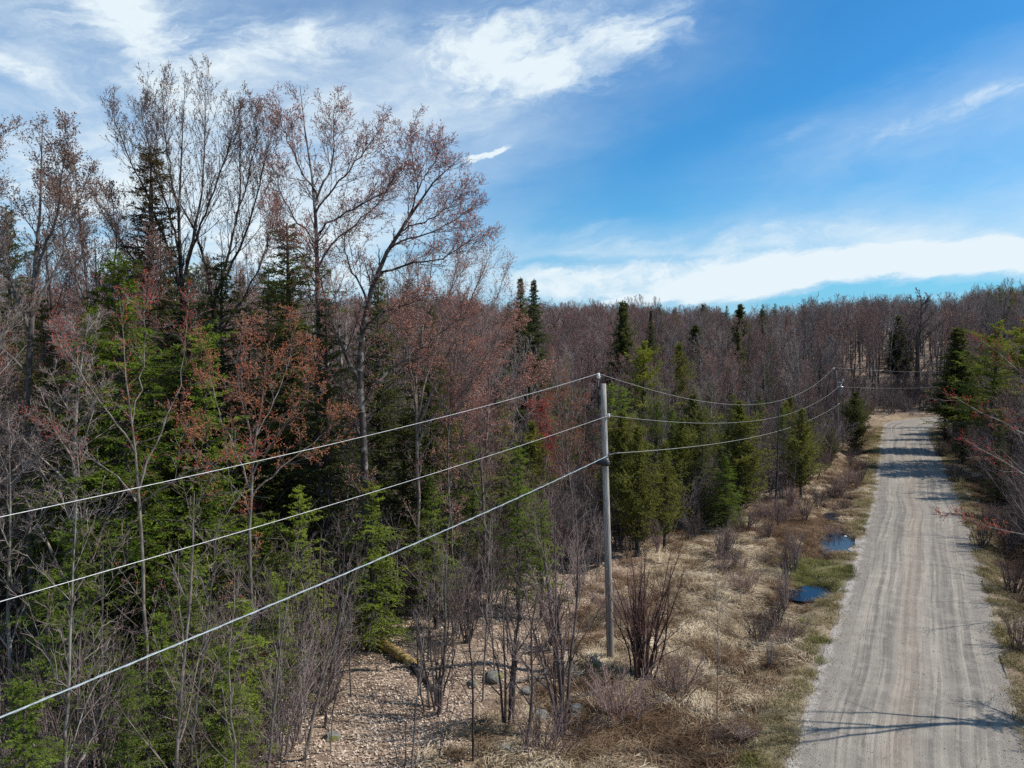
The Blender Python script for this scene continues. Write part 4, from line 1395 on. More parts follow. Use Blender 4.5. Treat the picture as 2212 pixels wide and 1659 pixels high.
    hero('bare_tree', 'many stemmed bare tree fanning out to the right of the leaning maple', basepx(905, d), d, [
        [(905, 1330, 0, .14), (900, 1000, 0, .12), (895, 850, 0, .10), (905, 740, 0, .08), (925, 640, 0, .05), (935, 560, 0, .03), (940, 470, 0, .012)],
        [(898, 900, 0, .09), (930, 780, .5, .07), (965, 660, .9, .045), (985, 580, 1.1, .03), (1000, 500, 1.3, .01)],
        [(898, 930, 0, .09), (950, 800, -.5, .07), (1000, 690, -.9, .045), (1035, 600, -1.2, .03), (1062, 530, -1.5, .01)],
        [(898, 960, 0, .08), (970, 840, .6, .06), (1030, 740, 1, .04), (1070, 650, 1.4, .025), (1098, 575, 1.8, .01)],
        [(900, 990, 0, .08), (980, 880, -.6, .06), (1040, 790, -1, .04), (1085, 710, -1.4, .025), (1112, 640, -1.8, .01)],
        [(896, 880, 0, .07), (880, 740, -.5, .05), (878, 640, -.8, .03), (885, 560, -1, .01)],
        [(898, 900, 0, .07), (940, 740, 1.2, .05), (975, 620, 1.7, .03), (1020, 545, 2, .01)],
    ], bark='bark', twig='twig', bud='bud_pink', spec=dict(n1=11, n2=6, n3=4, n4=2, l1=2.3, a1=26, up=.06, t0=.3), seed=15, bsize=.03, nb3=1)
    d = 22
    hero('bare_tree', 'pale grey wide crowned tree cut by the left edge of the picture', basepx(60, d), d, [
        [(60, 1450, 0, .20), (55, 1000, 0, .17), (62, 750, 0, .14), (75, 600, 0, .11), (85, 480, 0, .07), (90, 360, 0, .04), (92, 225, 0, .012)],
        [(62, 720, 0, .10), (20, 600, .5, .075), (-10, 480, .8, .05), (-20, 350, 1, .03), (0, 245, 1.2, .01)],
        [(75, 600, 0, .08), (115, 480, -.4, .055), (135, 380, -.6, .035), (148, 270, -.8, .01)],
        [(70, 660, 0, .08), (130, 560, .6, .055), (160, 450, 1, .035), (190, 360, 1.3, .01)],
        [(60, 800, 0, .08), (-20, 740, -1, .055), (-60, 640, -1.5, .035), (-90, 500, -2, .01)],
    ], bark='bark', twig='twig', bud='bud_brown', spec=dict(n1=9, n2=6, n3=5, n4=3, l1=2.0, a1=38, up=.08, t0=.3), seed=16, bsize=.035)
    d = 26
    hero('bare_tree', 'bare tree with red brown buds between the left edge tree and the fir spire', basepx(225, d), d, [
        [(225, 1400, 0, .17), (215, 1000, 0, .14), (200, 760, 0, .11), (190, 620, 0, .085), (175, 500, 0, .055), (165, 400, 0, .03), (160, 315, 0, .012)],
        [(205, 800, 0, .08), (240, 640, .5, .06), (255, 520, .8, .04), (240, 400, 1, .01)],
        [(195, 680, 0, .07), (150, 560, -.4, .05), (130, 460, -.6, .03), (120, 380, -.8, .01)],
        [(212, 880, 0, .08), (290, 740, -.8, .06), (330, 620, -1.1, .04), (345, 520, -1.3, .01)],
    ], bark='bark', twig='twig_red', bud='bud_brown', spec=dict(n1=9, n2=6, n3=5, n4=3, l1=2.0, a1=36, up=.08, t0=.3), seed=17, bsize=.035)
    RB = 'young maples in red bud'
    d = 18.5
    hero('maple_tree', 'young maple with sparse bright red buds spreading before the green fir', basepx(300, d), d, [
        [(318, 1550, 0, 0.081), (308, 1300, 0, 0.068), (305, 1120, 0, 0.059), (300, 1030, 0, 0.053), (290, 940, 0, 0.037), (272, 840, 0, 0.025), (262, 740, 0, 0.015), (258, 640, 0, 0.006)],
        [(300, 1040, 0, 0.043), (335, 960, .4, 0.034), (375, 870, .7, 0.025), (405, 740, 1, 0.015), (408, 630, 1.2, 0.006)],
        [(292, 960, 0, 0.037), (225, 880, -.4, 0.028), (165, 790, -.7, 0.019), (120, 700, -.9, 0.006)],
        [(290, 900, 0, 0.031), (315, 800, .4, 0.022), (312, 700, .6, 0.014), (318, 600, .8, 0.006)],
        [(300, 1060, 0, 0.037), (230, 1010, .6, 0.025), (150, 960, 1, 0.019), (70, 900, 1.3, 0.006)],
        [(305, 1090, 0, 0.037), (380, 1030, -.6, 0.028), (470, 1000, -1, 0.019), (560, 960, -1.3, 0.006)],
    ], bark='bark', twig='twig', bud='bud_red', spec=dict(n1=6, fine=1, n2=4, n3=2, n4=2, l1=1.3, a1=36, up=.05, t0=.35), seed=18, bsize=.026, nb=1, nb3=1, group=RB)
    d = 21
    hero('maple_tree', 'bushy maple thick with orange red buds, left of the leaning maple', basepx(545, d), d, [
        [(545, 1480, 0, 0.099), (540, 1250, 0, 0.081), (535, 1100, 0, 0.068), (545, 1000, 0, 0.056), (560, 910, 0, 0.037), (575, 830, 0, 0.022), (580, 740, 0, 0.006)],
        [(540, 1040, 0, 0.043), (490, 940, .4, 0.031), (460, 850, .7, 0.022), (440, 740, 1, 0.006)],
        [(545, 1010, 0, 0.043), (610, 930, -.4, 0.031), (660, 850, -.7, 0.022), (690, 760, -.9, 0.006)],
        [(555, 960, 0, 0.037), (520, 860, -.5, 0.025), (510, 770, -.7, 0.019), (530, 700, -.8, 0.006)],
        [(540, 1060, 0, 0.043), (620, 1000, .6, 0.031), (690, 950, 1, 0.022), (750, 880, 1.3, 0.006)],
        [(560, 930, 0, 0.031), (610, 830, .8, 0.022), (630, 760, 1.1, 0.015), (640, 690, 1.3, 0.006)],
        [(540, 1080, 0, 0.037), (470, 1020, -.8, 0.025), (420, 960, -1.2, 0.019), (380, 890, -1.5, 0.006)],
    ], bark='bark', twig='twig_red', bud='bud_rust', spec=dict(n1=8, fine=1.1, n2=5, n3=3, n4=2, l1=1.35, a1=44, up=.04, t0=.22), seed=19, bsize=.027, nb=3, nb3=3, group=RB)
    d = 24
    hero('maple_tree', 'maple with pink orange buds low in front of the many stemmed bare tree', basepx(985, d + 6), d + 6, [
        [(985, 1340, 0, 0.081), (975, 1150, 0, 0.068), (965, 950, 0, 0.056), (970, 850, 0, 0.043), (985, 760, 0, 0.031), (1000, 660, 0, 0.006)],
        [(967, 920, 0, 0.037), (1020, 830, .5, 0.028), (1070, 760, .9, 0.019), (1120, 700, 1.2, 0.006)],
        [(966, 900, 0, 0.037), (920, 800, -.5, 0.025), (880, 730, -.8, 0.019), (860, 660, -1, 0.006)],
        [(972, 980, 0, 0.031), (1050, 900, -.8, 0.022), (1110, 840, -1.2, 0.015), (1170, 790, -1.5, 0.006)],
    ], bark='bark', twig='twig_red', bud='bud_pink', spec=dict(n1=10, n2=6, n3=5, n4=2, l1=1.8, a1=38, up=.05, t0=.2), seed=20, bsize=.032, nb=2, nb3=3, group=RB)
    # trees right of the road whose limbs reach in from outside the picture
    RR_ = 'budding maples right of the road'
    d = 22
    hero('maple_tree', 'red budded maple reaching in from the right edge above the road verge', (20.6, 22.4), d, [
        [(2542, 2000, 0, .20), (2530, 1500, 0, .17), (2500, 1200, 0, .15), (2470, 1000, 0, .12), (2440, 840, 0, .08), (2400, 700, 0, .05), (2360, 560, 0, .02)],
        [(2500, 1200, 0, .09), (2380, 1120, .5, .07), (2280, 1060, .8, .05), (2180, 1005, 1, .03), (2078, 945, 1.2, .01)],
        [(2480, 1080, 0, .09), (2360, 1010, -.6, .07), (2250, 955, -1, .05), (2150, 905, -1.3, .03), (2052, 852, -1.6, .01)],
        [(2460, 960, 0, .08), (2340, 880, .6, .06), (2230, 820, 1, .04), (2160, 770, 1.3, .025), (2108, 728, 1.5, .01)],
        [(2510, 1260, 0, .07), (2440, 1240, .6, .05), (2380, 1260, 1, .03), (2320, 1290, 1.2, .01)],
        [(2440, 860, 0, .07), (2360, 800, -.8, .05), (2290, 740, -1.1, .03), (2230, 690, -1.3, .01)],
    ], bark='bark_pale', twig='twig_red', bud='bud_red', spec=dict(n1=5, fine=1.2, n2=5, n3=2, n4=1, l1=1.5, a1=40, up=.03, t0=.25), seed=21, bsize=.026, nb=1, nb3=1, group=RR_)
    d = 15
    hero('maple_tree', 'near maple outside the right edge sending one bare budded branch over the road', (14.9, 16.2), d, [
        [(2620, 2200, 0, .15), (2560, 1700, 0, .13), (2500, 1400, 0, .11), (2480, 1200, 0, .09), (2440, 950, 0, .06), (2420, 800, 0, .01)],
        [(2500, 1330, 0, .05), (2380, 1230, .1, .035), (2290, 1175, .2, .025), (2212, 1158, .3, .02), (2140, 1138, .3, .014), (2075, 1115, .3, .01), (2022, 1106, .3, .006)],
    ], bark='bark', twig='twig_red', bud='bud_red', spec=dict(n1=5, fine=1, n2=3, n3=1, n4=1, l1=.5, a1=36, up=.06, t0=.4), seed=22, bsize=.024, nb=1, nb3=1, group=RR_, rmin=.004)


heroes()


def saplings():
    """thin stems before the wood, laid one by one"""
    G = 'slim saplings before the wood'
    rows = [  # base px, depth, top px, top py, radius, bark, label
        (100, 14, 165, 1085, .05, 'bark_pale', 'pale slim sapling rising from the bottom edge at far left'),
        (212, 16, 222, 1180, .045, 'bark_dark', 'thin dark sapling right of the pale far left sapling'),
        (355, 15, 420, 1060, .05, 'bark', 'tall grey sapling standing in the lower left, paired stems'),
        (378, 16.5, 470, 1120, .04, 'bark', 'slimmer stem just right of the tall grey lower left sapling'),
        (545, 17, 640, 1170, .045, 'bark', 'leaning grey sapling above the left end of the leaf litter'),
        (640, 19, 760, 1240, .05, 'bark', 'forked sapling left of the mossy log'),
        (690, 21, 745, 1150, .045, 'bark_dark', 'dark thin stem directly left of the mossy log'),
        (945, 22, 975, 1080, .05, 'bark', 'straight sapling above the dark end of the log'),
        (1040, 23, 1060, 1120, .035, 'bark', 'whip thin stem left of the largest rock'),
        (1132, 19.5, 1170, 1230, .05, 'bark_dark', 'black stem at the bottom edge left of the triple stemmed clump'),
        (1108, 21.5, 1125, 1190, .04, 'bark_dark', 'dark thin stem behind the black bottom edge stem'),
        (1020, 19, 1010, 1240, .035, 'bark_dark', 'thin dark stem rising from the bottom edge below the rocks'),
        (880, 18.5, 925, 1300, .03, 'bark', 'short whip stem in the middle of the leaf litter'),
        (470, 15, 520, 1230, .03, 'bark', 'short thin stem between the lower left saplings'),
        (1448, 43, 1452, 1110, .05, 'bark', 'single pale stem in the meadow before the cedars'),
        (1562, 22, 1545, 1250, .02, 'bark', 'tiny bare sprout in short grass beside the road verge'),
    ]
    for i, (bx, d, tx, ty, r, bk, lab) in enumerate(rows):
        rng = np.random.default_rng(300 + i)
        x, y = basepx(bx, d); B = np.array((x, y, hz(x, y)))
        T = at(tx, ty, d + rng.uniform(-.5, .5))
        hgt = np.linalg.norm(T - B)
        pts = [B - [0, 0, .2], B * .65 + T * .35 + rng.normal(0, .012 * hgt, 3), B * .3 + T * .7 + rng.normal(0, .012 * hgt, 3), T]
        p, rad = resample(pts, [r, r * .8, r * .5, .008], 14, rng, .012)
        lv = skel(p[None], rad[None], rng, [
            dict(n=13, t0=.28, t1=.98, ang=38, lfac=.28, seg=5, wig=.07, up=.07, rr=.5, rmin=.008, taper=.5),
            dict(n=5, t0=.2, t1=.98, ang=36, lfac=.45, seg=3, wig=.1, up=.05, rr=.6, rmin=.006, taper=.5),
            dict(n=3, t0=.3, t1=1., ang=34, lfac=.5, seg=2, wig=.1, up=.05, rr=.7, rmin=.005, taper=.5)])
        root = empty('sapling', B)
        g = Geo(); g.tube(lv[0][0] - B, lv[0][1], 8); g.tube(lv[1][0] - B, lv[1][1], 4)
        link('trunk', g.mesh('trunk'), M[bk], root)
        c = Geo(); c.tube(lv[2][0] - B, lv[2][1], 3); c.tube(lv[3][0] - B, lv[3][1], 3)
        link('crown', c.mesh('crown'), M['twig_red' if i % 3 else 'twig'], root)
        tag(root, lab, 'sapling', G)


saplings()

# ------------------------------------------------------------------ prototypes
PR = {}
PR['fir'] = [conifer(1, 15, 3.5, .04, 320, 'fir', nsub=13), conifer(2, 14, 3.4, .06, 300, 'fir', nsub=13, ang=76, droop=.22)]
PR['fir_dark'] = [conifer(3, 15, 3.1, .06, 280, 'fir_dark', ang=78), conifer(4, 16, 3.5, .06, 300, 'fir_dark', ang=84, gaps=.2, droop=.2)]
PR['spire'] = [conifer(5, 18, 4.7, .1, 620, 'olive', shape='steeple', ang=82, nsub=11, tl=.13), conifer(6, 18, 4.7, .1, 620, 'fir_dark', shape='steeple', ang=84, nsub=11, tl=.13)]
PR['hemlock'] = [conifer(7, 9, 2.9, .10, 170, 'hemlock', ang=80, nsub=14, tl=.11, tw=.034, droop=.18, flat=.25, gaps=.15, dens=16),
                 conifer(8, 10, 2.9, .18, 150, 'hemlock', ang=76, nsub=13, tl=.11, tw=.034, droop=.2, flat=.25, gaps=.3, dens=15, lean=.04),
                 conifer(9, 8, 2.6, .06, 150, 'olive', ang=78, nsub=14, tl=.11, tw=.034, droop=.15, flat=.25, gaps=.2, dens=15)]
PR['cedar'] = [conifer(10, 8, 1.75, .10, 190, 'cedar', ang=52, nsub=17, tl=.12, tw=.045, shape='column', droop=-.05, flat=1.2, dens=15, subfac=.36, gaps=.12),
               conifer(11, 7.5, 1.9, .15, 150, 'cedar', ang=56, nsub=16, tl=.12, tw=.045, shape='column', droop=.0, flat=1.2, dens=14, subfac=.36, gaps=.2),
               conifer(12, 6.3, 2.2, .0, 230, 'olive', ang=55, nsub=15, tl=.12, tw=.045, shape='column', droop=.0, flat=1.2, dens=15, subfac=.36)]
PR['pine'] = [conifer(13, 12.5, 4.3, .35, 130, 'pine', ang=72, nsub=15, tl=.17, tw=.042, shape='layer', droop=-.12, flat=.5, dens=15),
              conifer(14, 13, 4.4, .25, 140, 'pine', ang=74, nsub=14, tl=.17, tw=.042, shape='layer', droop=-.08, flat=.5, dens=15)]
PR['round'] = [conifer(15, 17, 2.4, .45, 190, 'olive', ang=66, nsub=13, tl=.2, tw=.07, shape='round', droop=-.05, flat=.8)]
PR['fir_w'] = [conifer(17, 17, 3.6, .3, 330, 'olive', ang=74, nsub=13, tl=.2, tw=.07, flat=.6)]
PR['hill'] = [deciduous(66, 20, .30, 14, 'bark_dark', 'twig_dark', None, twigs=(7, 5, 3), rmin=.03, up=.07, first=.5, trad=.34, ang=45, lean=.04)]
PR['bare'] = [deciduous(20, 15, .30, 20, 'bark', 'twig', None, up=.10, first=.3),
              deciduous(21, 16, .27, 20, 'bark', 'twig_red', 'bud_pink', .026, up=.12, first=.35, ang=36),
              deciduous(22, 14, .32, 18, 'bark_dark', 'twig', None, up=.08, first=.25, ang=48, lean=.06),
              deciduous(23, 13, .30, 8, 'bark', 'twig_red', 'bud_red', .026, up=.11, first=.3, nst=3, ang=34),
              deciduous(24, 15, .25, 22, 'bark_pale', 'twig', None, up=.11, first=.3, ang=38, lean=.05),
              deciduous(25, 12, .30, 8, 'bark', 'twig_red', 'bud_rust', .03, up=.1, first=.25, nst=3, ang=34),
              deciduous(26, 15, .28, 20, 'bark_dark', 'twig_dark', None, up=.09, first=.3, ang=42)]
F_ = dict(twigs=(8, 6, 2), rmin=.0125, wg=.6)
PR['far'] = [deciduous(60, 17, .33, 15, 'bark_dark', 'twig', None, up=.13, first=.3, trad=.17, ang=40, **F_),
             deciduous(61, 17, .31, 16, 'bark_dark', 'twig_red', 'bud_pink', .034, up=.14, first=.33, trad=.16, ang=36, **F_),
             deciduous(62, 16, .36, 13, 'bark_dark', 'twig_dark', None, up=.10, first=.25, trad=.19, ang=48, **F_),
             deciduous(63, 17, .30, 16, 'bark', 'twig_red', 'bud_mauve', .04, up=.14, first=.33, trad=.15, ang=36, **F_),
             deciduous(64, 18, .33, 13, 'bark_pale', 'twig', None, up=.12, first=.33, trad=.19, ang=42, **F_)]
PR['shrub'] = [shrub(70, 2.2, 16, .40, 'twig_red'), shrub(71, 1.8, 20, .6, 'twig_dark', splay=.25), shrub(72, 2.6, 12, .30, 'twig'), shrub(73, 1.1, 24, .9, 'twig_red', nb=8, splay=.4)]
PR['whip'] = [deciduous(90, 5, .16, 9, 'bark_dark', 'twig_dark', None, twigs=(3, 2, 1), rmin=.005, up=.12, first=.3, trad=.026, ang=30, lean=.06),
              deciduous(91, 4, .2, 8, 'bark', 'twig_red', None, twigs=(3, 3, 1), rmin=.005, up=.1, first=.25, trad=.022, ang=34, lean=.12),
              deciduous(92, 6, .15, 10, 'bark', 'twig', None, twigs=(3, 2, 1), rmin=.005, up=.12, first=.35, trad=.03, ang=30, lean=.05),
              deciduous(93, 3.5, .3, 6, 'bark_dark', 'twig_red', None, twigs=(4, 3, 1), rmin=.005, up=.06, first=.15, trad=.02, ang=40, nst=2, lean=.1)]
PR['sap'] = [deciduous(80, 7, .26, 10, 'bark', 'twig', None, twigs=(7, 5, 3), rmin=.0055, up=.10, first=.25, trad=.045, ang=38, lean=.08),
             deciduous(81, 6, .30, 9, 'bark_dark', 'twig_red', None, twigs=(7, 5, 3), rmin=.0055, up=.08, first=.2, trad=.04, ang=42, lean=.1),
             deciduous(82, 7.5, .24, 10, 'bark_pale', 'twig', None, twigs=(7, 5, 3), rmin=.0055, up=.12, first=.3, trad=.045, ang=32, lean=.06),
             deciduous(83, 5, .35, 6, 'bark', 'twig_red', 'bud_red', .035, twigs=(7, 5, 3), rmin=.0055, up=.08, first=.15, trad=.03, ang=34, nst=3)]
PH = {'fir': (15, 14), 'fir_dark': (15, 16), 'spire': (18, 18), 'hemlock': (9, 10, 8), 'cedar': (8, 7.5, 6.3), 'pine': (12.5, 13), 'round': (17,), 'fir_w': (17,), 'hill': (20,),
      'bare': (15, 16, 14, 13, 15, 12, 15), 'far': (17, 17, 16, 17, 18), 'shrub': (2.2, 1.8, 2.6, 1.1), 'sap': (7, 6, 7.5, 5), 'whip': (5, 4, 6, 3.5)}
TAKEN = []


def put(kind, k, px, d, top, name, label, cat, group=None, wide=1.0, rz=None, keep=True):
    """copy a prototype so that its top is seen at py = top; d = depth"""
    x, y = basepx(px, d)
    z = hz(x, y)
    h = at(px, top, d)[2] - z
    s_ = h / PH[kind][k]
    rz = random.uniform(0, 6.28) if rz is None else rz
    if kind in ('cedar', 'fir', 'fir_dark'): wide *= .85
    TAKEN.append((x, y, 1.2))
    return plant(name, PR[kind][k], x, y, rz, (s_ * wide, s_ * wide, s_), label, cat, group, z)


CF = 'evergreens of the left wood'
EV = 'evergreens along the meadow edge'
FE = 'evergreens standing out of the far woods'
RE = 'evergreens right of the road'
# the fir with a cone laden spire
PR['big'] = [conifer(90, 19.5, 3.4, .08, 420, 'fir_dark', shape='spire', ang=80, nsub=14, cone_top=.68, gaps=.12, dens=11)]
PH['big'] = (19.5,)
put('big', 0, 338, 27, 308, 'fir_tree', 'tallest dark fir with a narrow cone laden brown spire', 'tree', CF, 1.35)
put('fir', 0, 262, 22.5, 548, 'fir_tree', 'bright green fir below the brown spire, left of centre in the left wood', 'tree', CF, 1.45)
put('fir', 1, 205, 25, 660, 'fir_tree', 'green fir half hidden left of the bright green fir', 'tree', CF, .9)
put('fir_dark', 1, 625, 30, 482, 'fir_tree', 'broad dark fir behind the pink budded maples', 'tree', CF, 1.7)
put('fir_dark', 0, 705, 28, 640, 'fir_tree', 'dark green fir at the right foot of the broad dark fir', 'tree', CF, 1.1)
put('fir_dark', 0, 820, 38, 585, 'fir_tree', 'grey green fir top seen behind the crooked leaning trunk', 'tree', CF, 1.1)
put('fir', 0, 372, 30, 520, 'fir_tree', 'green fir right of the brown spired fir', 'tree', CF, .8)
put('hemlock', 0, 440, 24, 700, 'hemlock_tree', 'olive hemlock between red budded maples', 'tree', CF, .9)
put('fir_dark', 0, 25, 33, 440, 'fir_tree', 'dark fir at the left edge behind pale bare branches', 'tree', CF, .9)
put('fir_dark', 1, 95, 26, 640, 'fir_tree', 'shadowy fir low at the left edge', 'tree', CF, .8)
put('hemlock', 1, 65, 17, 1235, 'hemlock_tree', 'green hemlock at the lower left edge under the thick cable', 'tree', CF, 1.0)
put('hemlock', 0, 25, 13.5, 1470, 'hemlock_tree', 'bright green young hemlock in the bottom left corner', 'tree', CF, 1.1)
put('hemlock', 0, 150, 19, 1120, 'hemlock_tree', 'dark hemlock between the two lower left saplings', 'tree', CF, 1.0)
put('hemlock', 1, 400, 20, 1180, 'hemlock_tree', 'light green hemlock behind the paired lower left saplings', 'tree', CF, 1.1)
put('hemlock', 0, 510, 19, 1290, 'hemlock_tree', 'low bright hemlock crossed by the thick cable', 'tree', CF, 1.1)
put('hemlock', 2, 300, 22, 1010, 'hemlock_tree', 'olive hemlock under the sparse red budded maple', 'tree', CF, 1.1)
put('hemlock', 1, 655, 24, 1050, 'hemlock_tree', 'airy hemlock left of the dark double trunks', 'tree', CF, 1.0)
put('hemlock', 0, 800, 27, 1040, 'hemlock_tree', 'hemlock with layered sprays behind the forked sapling', 'tree', CF, 1.0)
put('hemlock', 1, 735, 28.5, 1200, 'hemlock_tree', 'small hemlock above the mossy log', 'tree', CF, 1.0)
put('hemlock', 2, 870, 33, 900, 'hemlock_tree', 'olive hemlock right of the crooked trunk', 'tree', CF, 1.0)
put('hemlock', 0, 1120, 31, 960, 'hemlock_tree', 'tallest bright green hemlock beside the near utility pole', 'tree', CF, .8)
put('hemlock', 1, 1170, 30, 1080, 'hemlock_tree', 'bright green hemlock immediately left of the near utility pole', 'tree', CF, .85)
put('hemlock', 2, 1085, 36, 860, 'hemlock_tree', 'dark hemlock behind the bright hemlocks left of the pole', 'tree', CF, .9)
put('hemlock', 0, 1020, 34, 960, 'hemlock_tree', 'hemlock left of the two bright hemlocks by the pole', 'tree', CF, .9)
put('hemlock', 1, 240, 15.5, 1450, 'hemlock_tree', 'young hemlock whose tip reaches the bottom row between pale saplings', 'tree', CF, 1.1)
put('hemlock', 0, 465, 17, 1395, 'hemlock_tree', 'young feathery hemlock left of the leaf litter', 'tree', CF, 1.2)
put('hemlock', 1, 330, 17.5, 1330, 'hemlock_tree', 'feathery hemlock left of the paired saplings', 'tree', CF, 1.1)
put('hemlock', 1, 590, 21, 1250, 'hemlock_tree', 'thin hemlock behind the leaning grey sapling', 'tree', CF, 1.1)
put('hemlock', 0, 560, 24, 1120, 'hemlock_tree', 'green hemlock below the orange red budded maple', 'tree', CF, 1.1)
put('hemlock', 2, 400, 24, 930, 'hemlock_tree', 'olive hemlock behind the trunk of the sparse red budded maple', 'tree', CF, 1.0)
put('hemlock', 1, 940, 29, 1030, 'hemlock_tree', 'open hemlock left of the bare fan shaped tree foot', 'tree', CF, 1.1)
# far pair of spires and other evergreens
put('spire', 0, 1124, 60, 597, 'fir_tree', 'left one of the twin narrow fir spires', 'tree', FE, .95)
put('spire', 1, 1153, 58, 602, 'fir_tree', 'right one of the twin narrow fir spires', 'tree', FE, .95)
put('fir_w', 0, 1345, 85, 652, 'hemlock_tree', 'broad olive evergreen with a thin tip on the skyline right of the spires', 'tree', FE, .85)
put('spire', 0, 1405, 88, 668, 'fir_tree', 'narrow dark evergreen right of the broad olive one', 'tree', FE, .7)
put('pine', 0, 1392, 62, 735, 'pine_tree', 'yellow green pine with wide tiered branches above the sagging wires', 'tree', FE, 1.1, 1.0)
put('pine', 1, 1420, 55, 868, 'pine_tree', 'lower yellow green pine under the top wire', 'tree', FE, 1.0, 2.0)
put('fir_dark', 1, 1663, 98, 735, 'fir_tree', 'olive dark fir among bare trees right of the yellow pine', 'tree', FE, .8)
put('round', 0, 1518, 150, 660, 'pine_tree', 'dark pine top on the skyline above the meadow', 'tree', FE, .8)
put('fir_dark', 0, 1568, 160, 659, 'pine_tree', 'spiky dark pine top right of the first skyline pine', 'tree', FE, .8)
put('fir_dark', 1, 1672, 165, 655, 'pine_tree', 'domed dark pine on the skyline left of the tall bare tree', 'tree', FE, 1.0)
put('fir_w', 0, 1938, 132, 682, 'fir_tree', 'dark blue green fir on the hillside above the road bend', 'tree', FE, 1.2)
put('fir_dark', 0, 1100, 75, 650, 'fir_tree', 'small dark fir left of the twin spires', 'tree', FE, .8)
# meadow edge
put('cedar', 0, 1600, 47.5, 868, 'cedar_tree', 'tall narrow yellow green cedar at the meadow edge', 'tree', EV, 1.35)
put('fir', 0, 1572, 45, 985, 'fir_tree', 'deep green young fir before the tall narrow cedar', 'tree', EV, 1.5)
put('cedar', 1, 1735, 55.5, 885, 'cedar_tree', 'free standing cedar with a bare dark foot in the meadow', 'tree', EV, 1.3)
put('cedar', 2, 1851, 81, 848, 'cedar_tree', 'rounded dense cedar beside the road before the bend', 'tree', EV, 1.05)
put('cedar', 0, 1475, 47, 905, 'cedar_tree', 'cedar at the back of the meadow left of the deep green fir', 'tree', EV, 1.1)
put('cedar', 1, 1440, 41, 955, 'cedar_tree', 'olive cedar left of the single pale stem', 'tree', EV, 1.1)
put('cedar', 1, 1380, 39, 925, 'cedar_tree', 'yellow green cedar right behind the near utility pole', 'tree', EV, 1.2)
put('cedar', 0, 1345, 42, 890, 'cedar_tree', 'cedar touching the near pole on its right side', 'tree', EV, 1.1)
put('hemlock', 2, 1520, 46, 930, 'hemlock_tree', 'grey green hemlock overhanging the dark hollow at the meadow edge', 'tree', EV, .95)
put('cedar', 2, 1500, 52, 855, 'cedar_tree', 'dark cedar rising behind the meadow edge cedars', 'tree', EV, .9)
put('cedar', 0, 1640, 66, 850, 'cedar_tree', 'yellow cedar where the middle wire passes', 'tree', EV, 1.1)
put('cedar', 1, 1700, 72, 868, 'cedar_tree', 'cedar behind the free standing one', 'tree', EV, 1.1)
put('cedar', 2, 1770, 78, 880, 'cedar_tree', 'dark cedar just left of the transformer pole', 'tree', EV, .9)
put('cedar', 1, 1800, 72, 925, 'cedar_tree', 'low cedar under the transformer pole', 'tree', EV, 1.1)
put('fir_dark', 1, 1745, 88, 800, 'fir_tree', 'dim fir left of the transformer pole among bare crowns', 'tree', EV, .9)
# right side
put('fir_w', 0, 2068, 80, 708, 'fir_tree', 'tallest olive fir at the right side of the road bend', 'tree', RE, 1.35)
put('fir_dark', 0, 2045, 90, 800, 'fir_tree', 'black green fir hanging over the end of the road', 'tree', RE, 1.2)
put('pine', 1, 2150, 70, 697, 'pine_tree', 'olive pine right of the tallest fir at the bend', 'tree', RE, 1.45)
put('pine', 0, 2215, 66, 690, 'pine_tree', 'olive pine cut by the right edge', 'tree', RE, 1.5)
put('fir_dark', 1, 2165, 55, 880, 'fir_tree', 'dark spreading fir shading the right verge', 'tree', RE, 1.3)
put('fir_dark', 0, 2085, 73, 850, 'fir_tree', 'slim dark fir casting a bar of shade over the road', 'tree', RE, 1.1)

plant('hemlock_tree', PR['hemlock'][1], 20.6, 21.9, 1.0, .68, 'hemlock just outside the right edge shading the road corner', 'tree', RE)
plant('bare_tree', PR['bare'][2], 22.6, 20.9, 1.0, .55, 'bare tree outside the right edge shading the road corner', 'tree', RE)
# tall forked bare tree on the hill, standing dead poles
put('hill', 0, 1987, 128, 612, 'bare_tree', 'tallest bare tree with a forked crown above the road bend', 'tree')
put('far', 0, 1808, 158, 655, 'bare_tree', 'upright bare tree breaking the skyline left of the tallest one', 'tree')


def snag(px, d, tx, ty, r, label, seed, n=26, l=.35, base=None):
    rng = np.random.default_rng(seed)
    x, y = basepx(px, d); B = np.array((x, y, hz(x, y))); T = at(tx, ty, d)
    p, rad = resample([B - [0, 0, .2], B * .6 + T * .4 + [.04, 0, 0], T], [r, r * .8, r * .25], 12, rng, .01)
    root = empty('dead_tree', B)
    g = Geo(); g.tube((p - B)[None], rad[None], 8)
    link('trunk', g.mesh('trunk'), M['bark_dark'], root)
    P1, R1 = grow((p - B)[None], rad[None], n, .35, .98, 80, 1, 3, .08, -.02, rng, rmin=.008, rr=.3, llen=lambda i, t: l * 2.2 * (1.2 - t) * rng.uniform(.4, 1.2, len(t)))
    P2, R2 = grow(P1, R1, 3, .2, 1, 40, .4, 2, .1, 0, rng, rmin=.006)
    c = Geo(); c.tube(P1, R1, 3); c.tube(P2, R2, 3)
    link('crown', c.mesh('crown'), M['twig_dark'], root)
    tag(root, label, 'tree', 'dead trunks in the meadow')


snag(1681, 49.5, 1683, 872, .085, 'tall thin dead trunk standing alone in the meadow', 1)
snag(1712, 52, 1722, 985, .06, 'shorter thin dead trunk right of the tall one', 2, 14, .25)
snag(1770, 62, 1776, 1000, .06, 'grey stick like trunk right of the free standing cedar', 3, 20, .4)


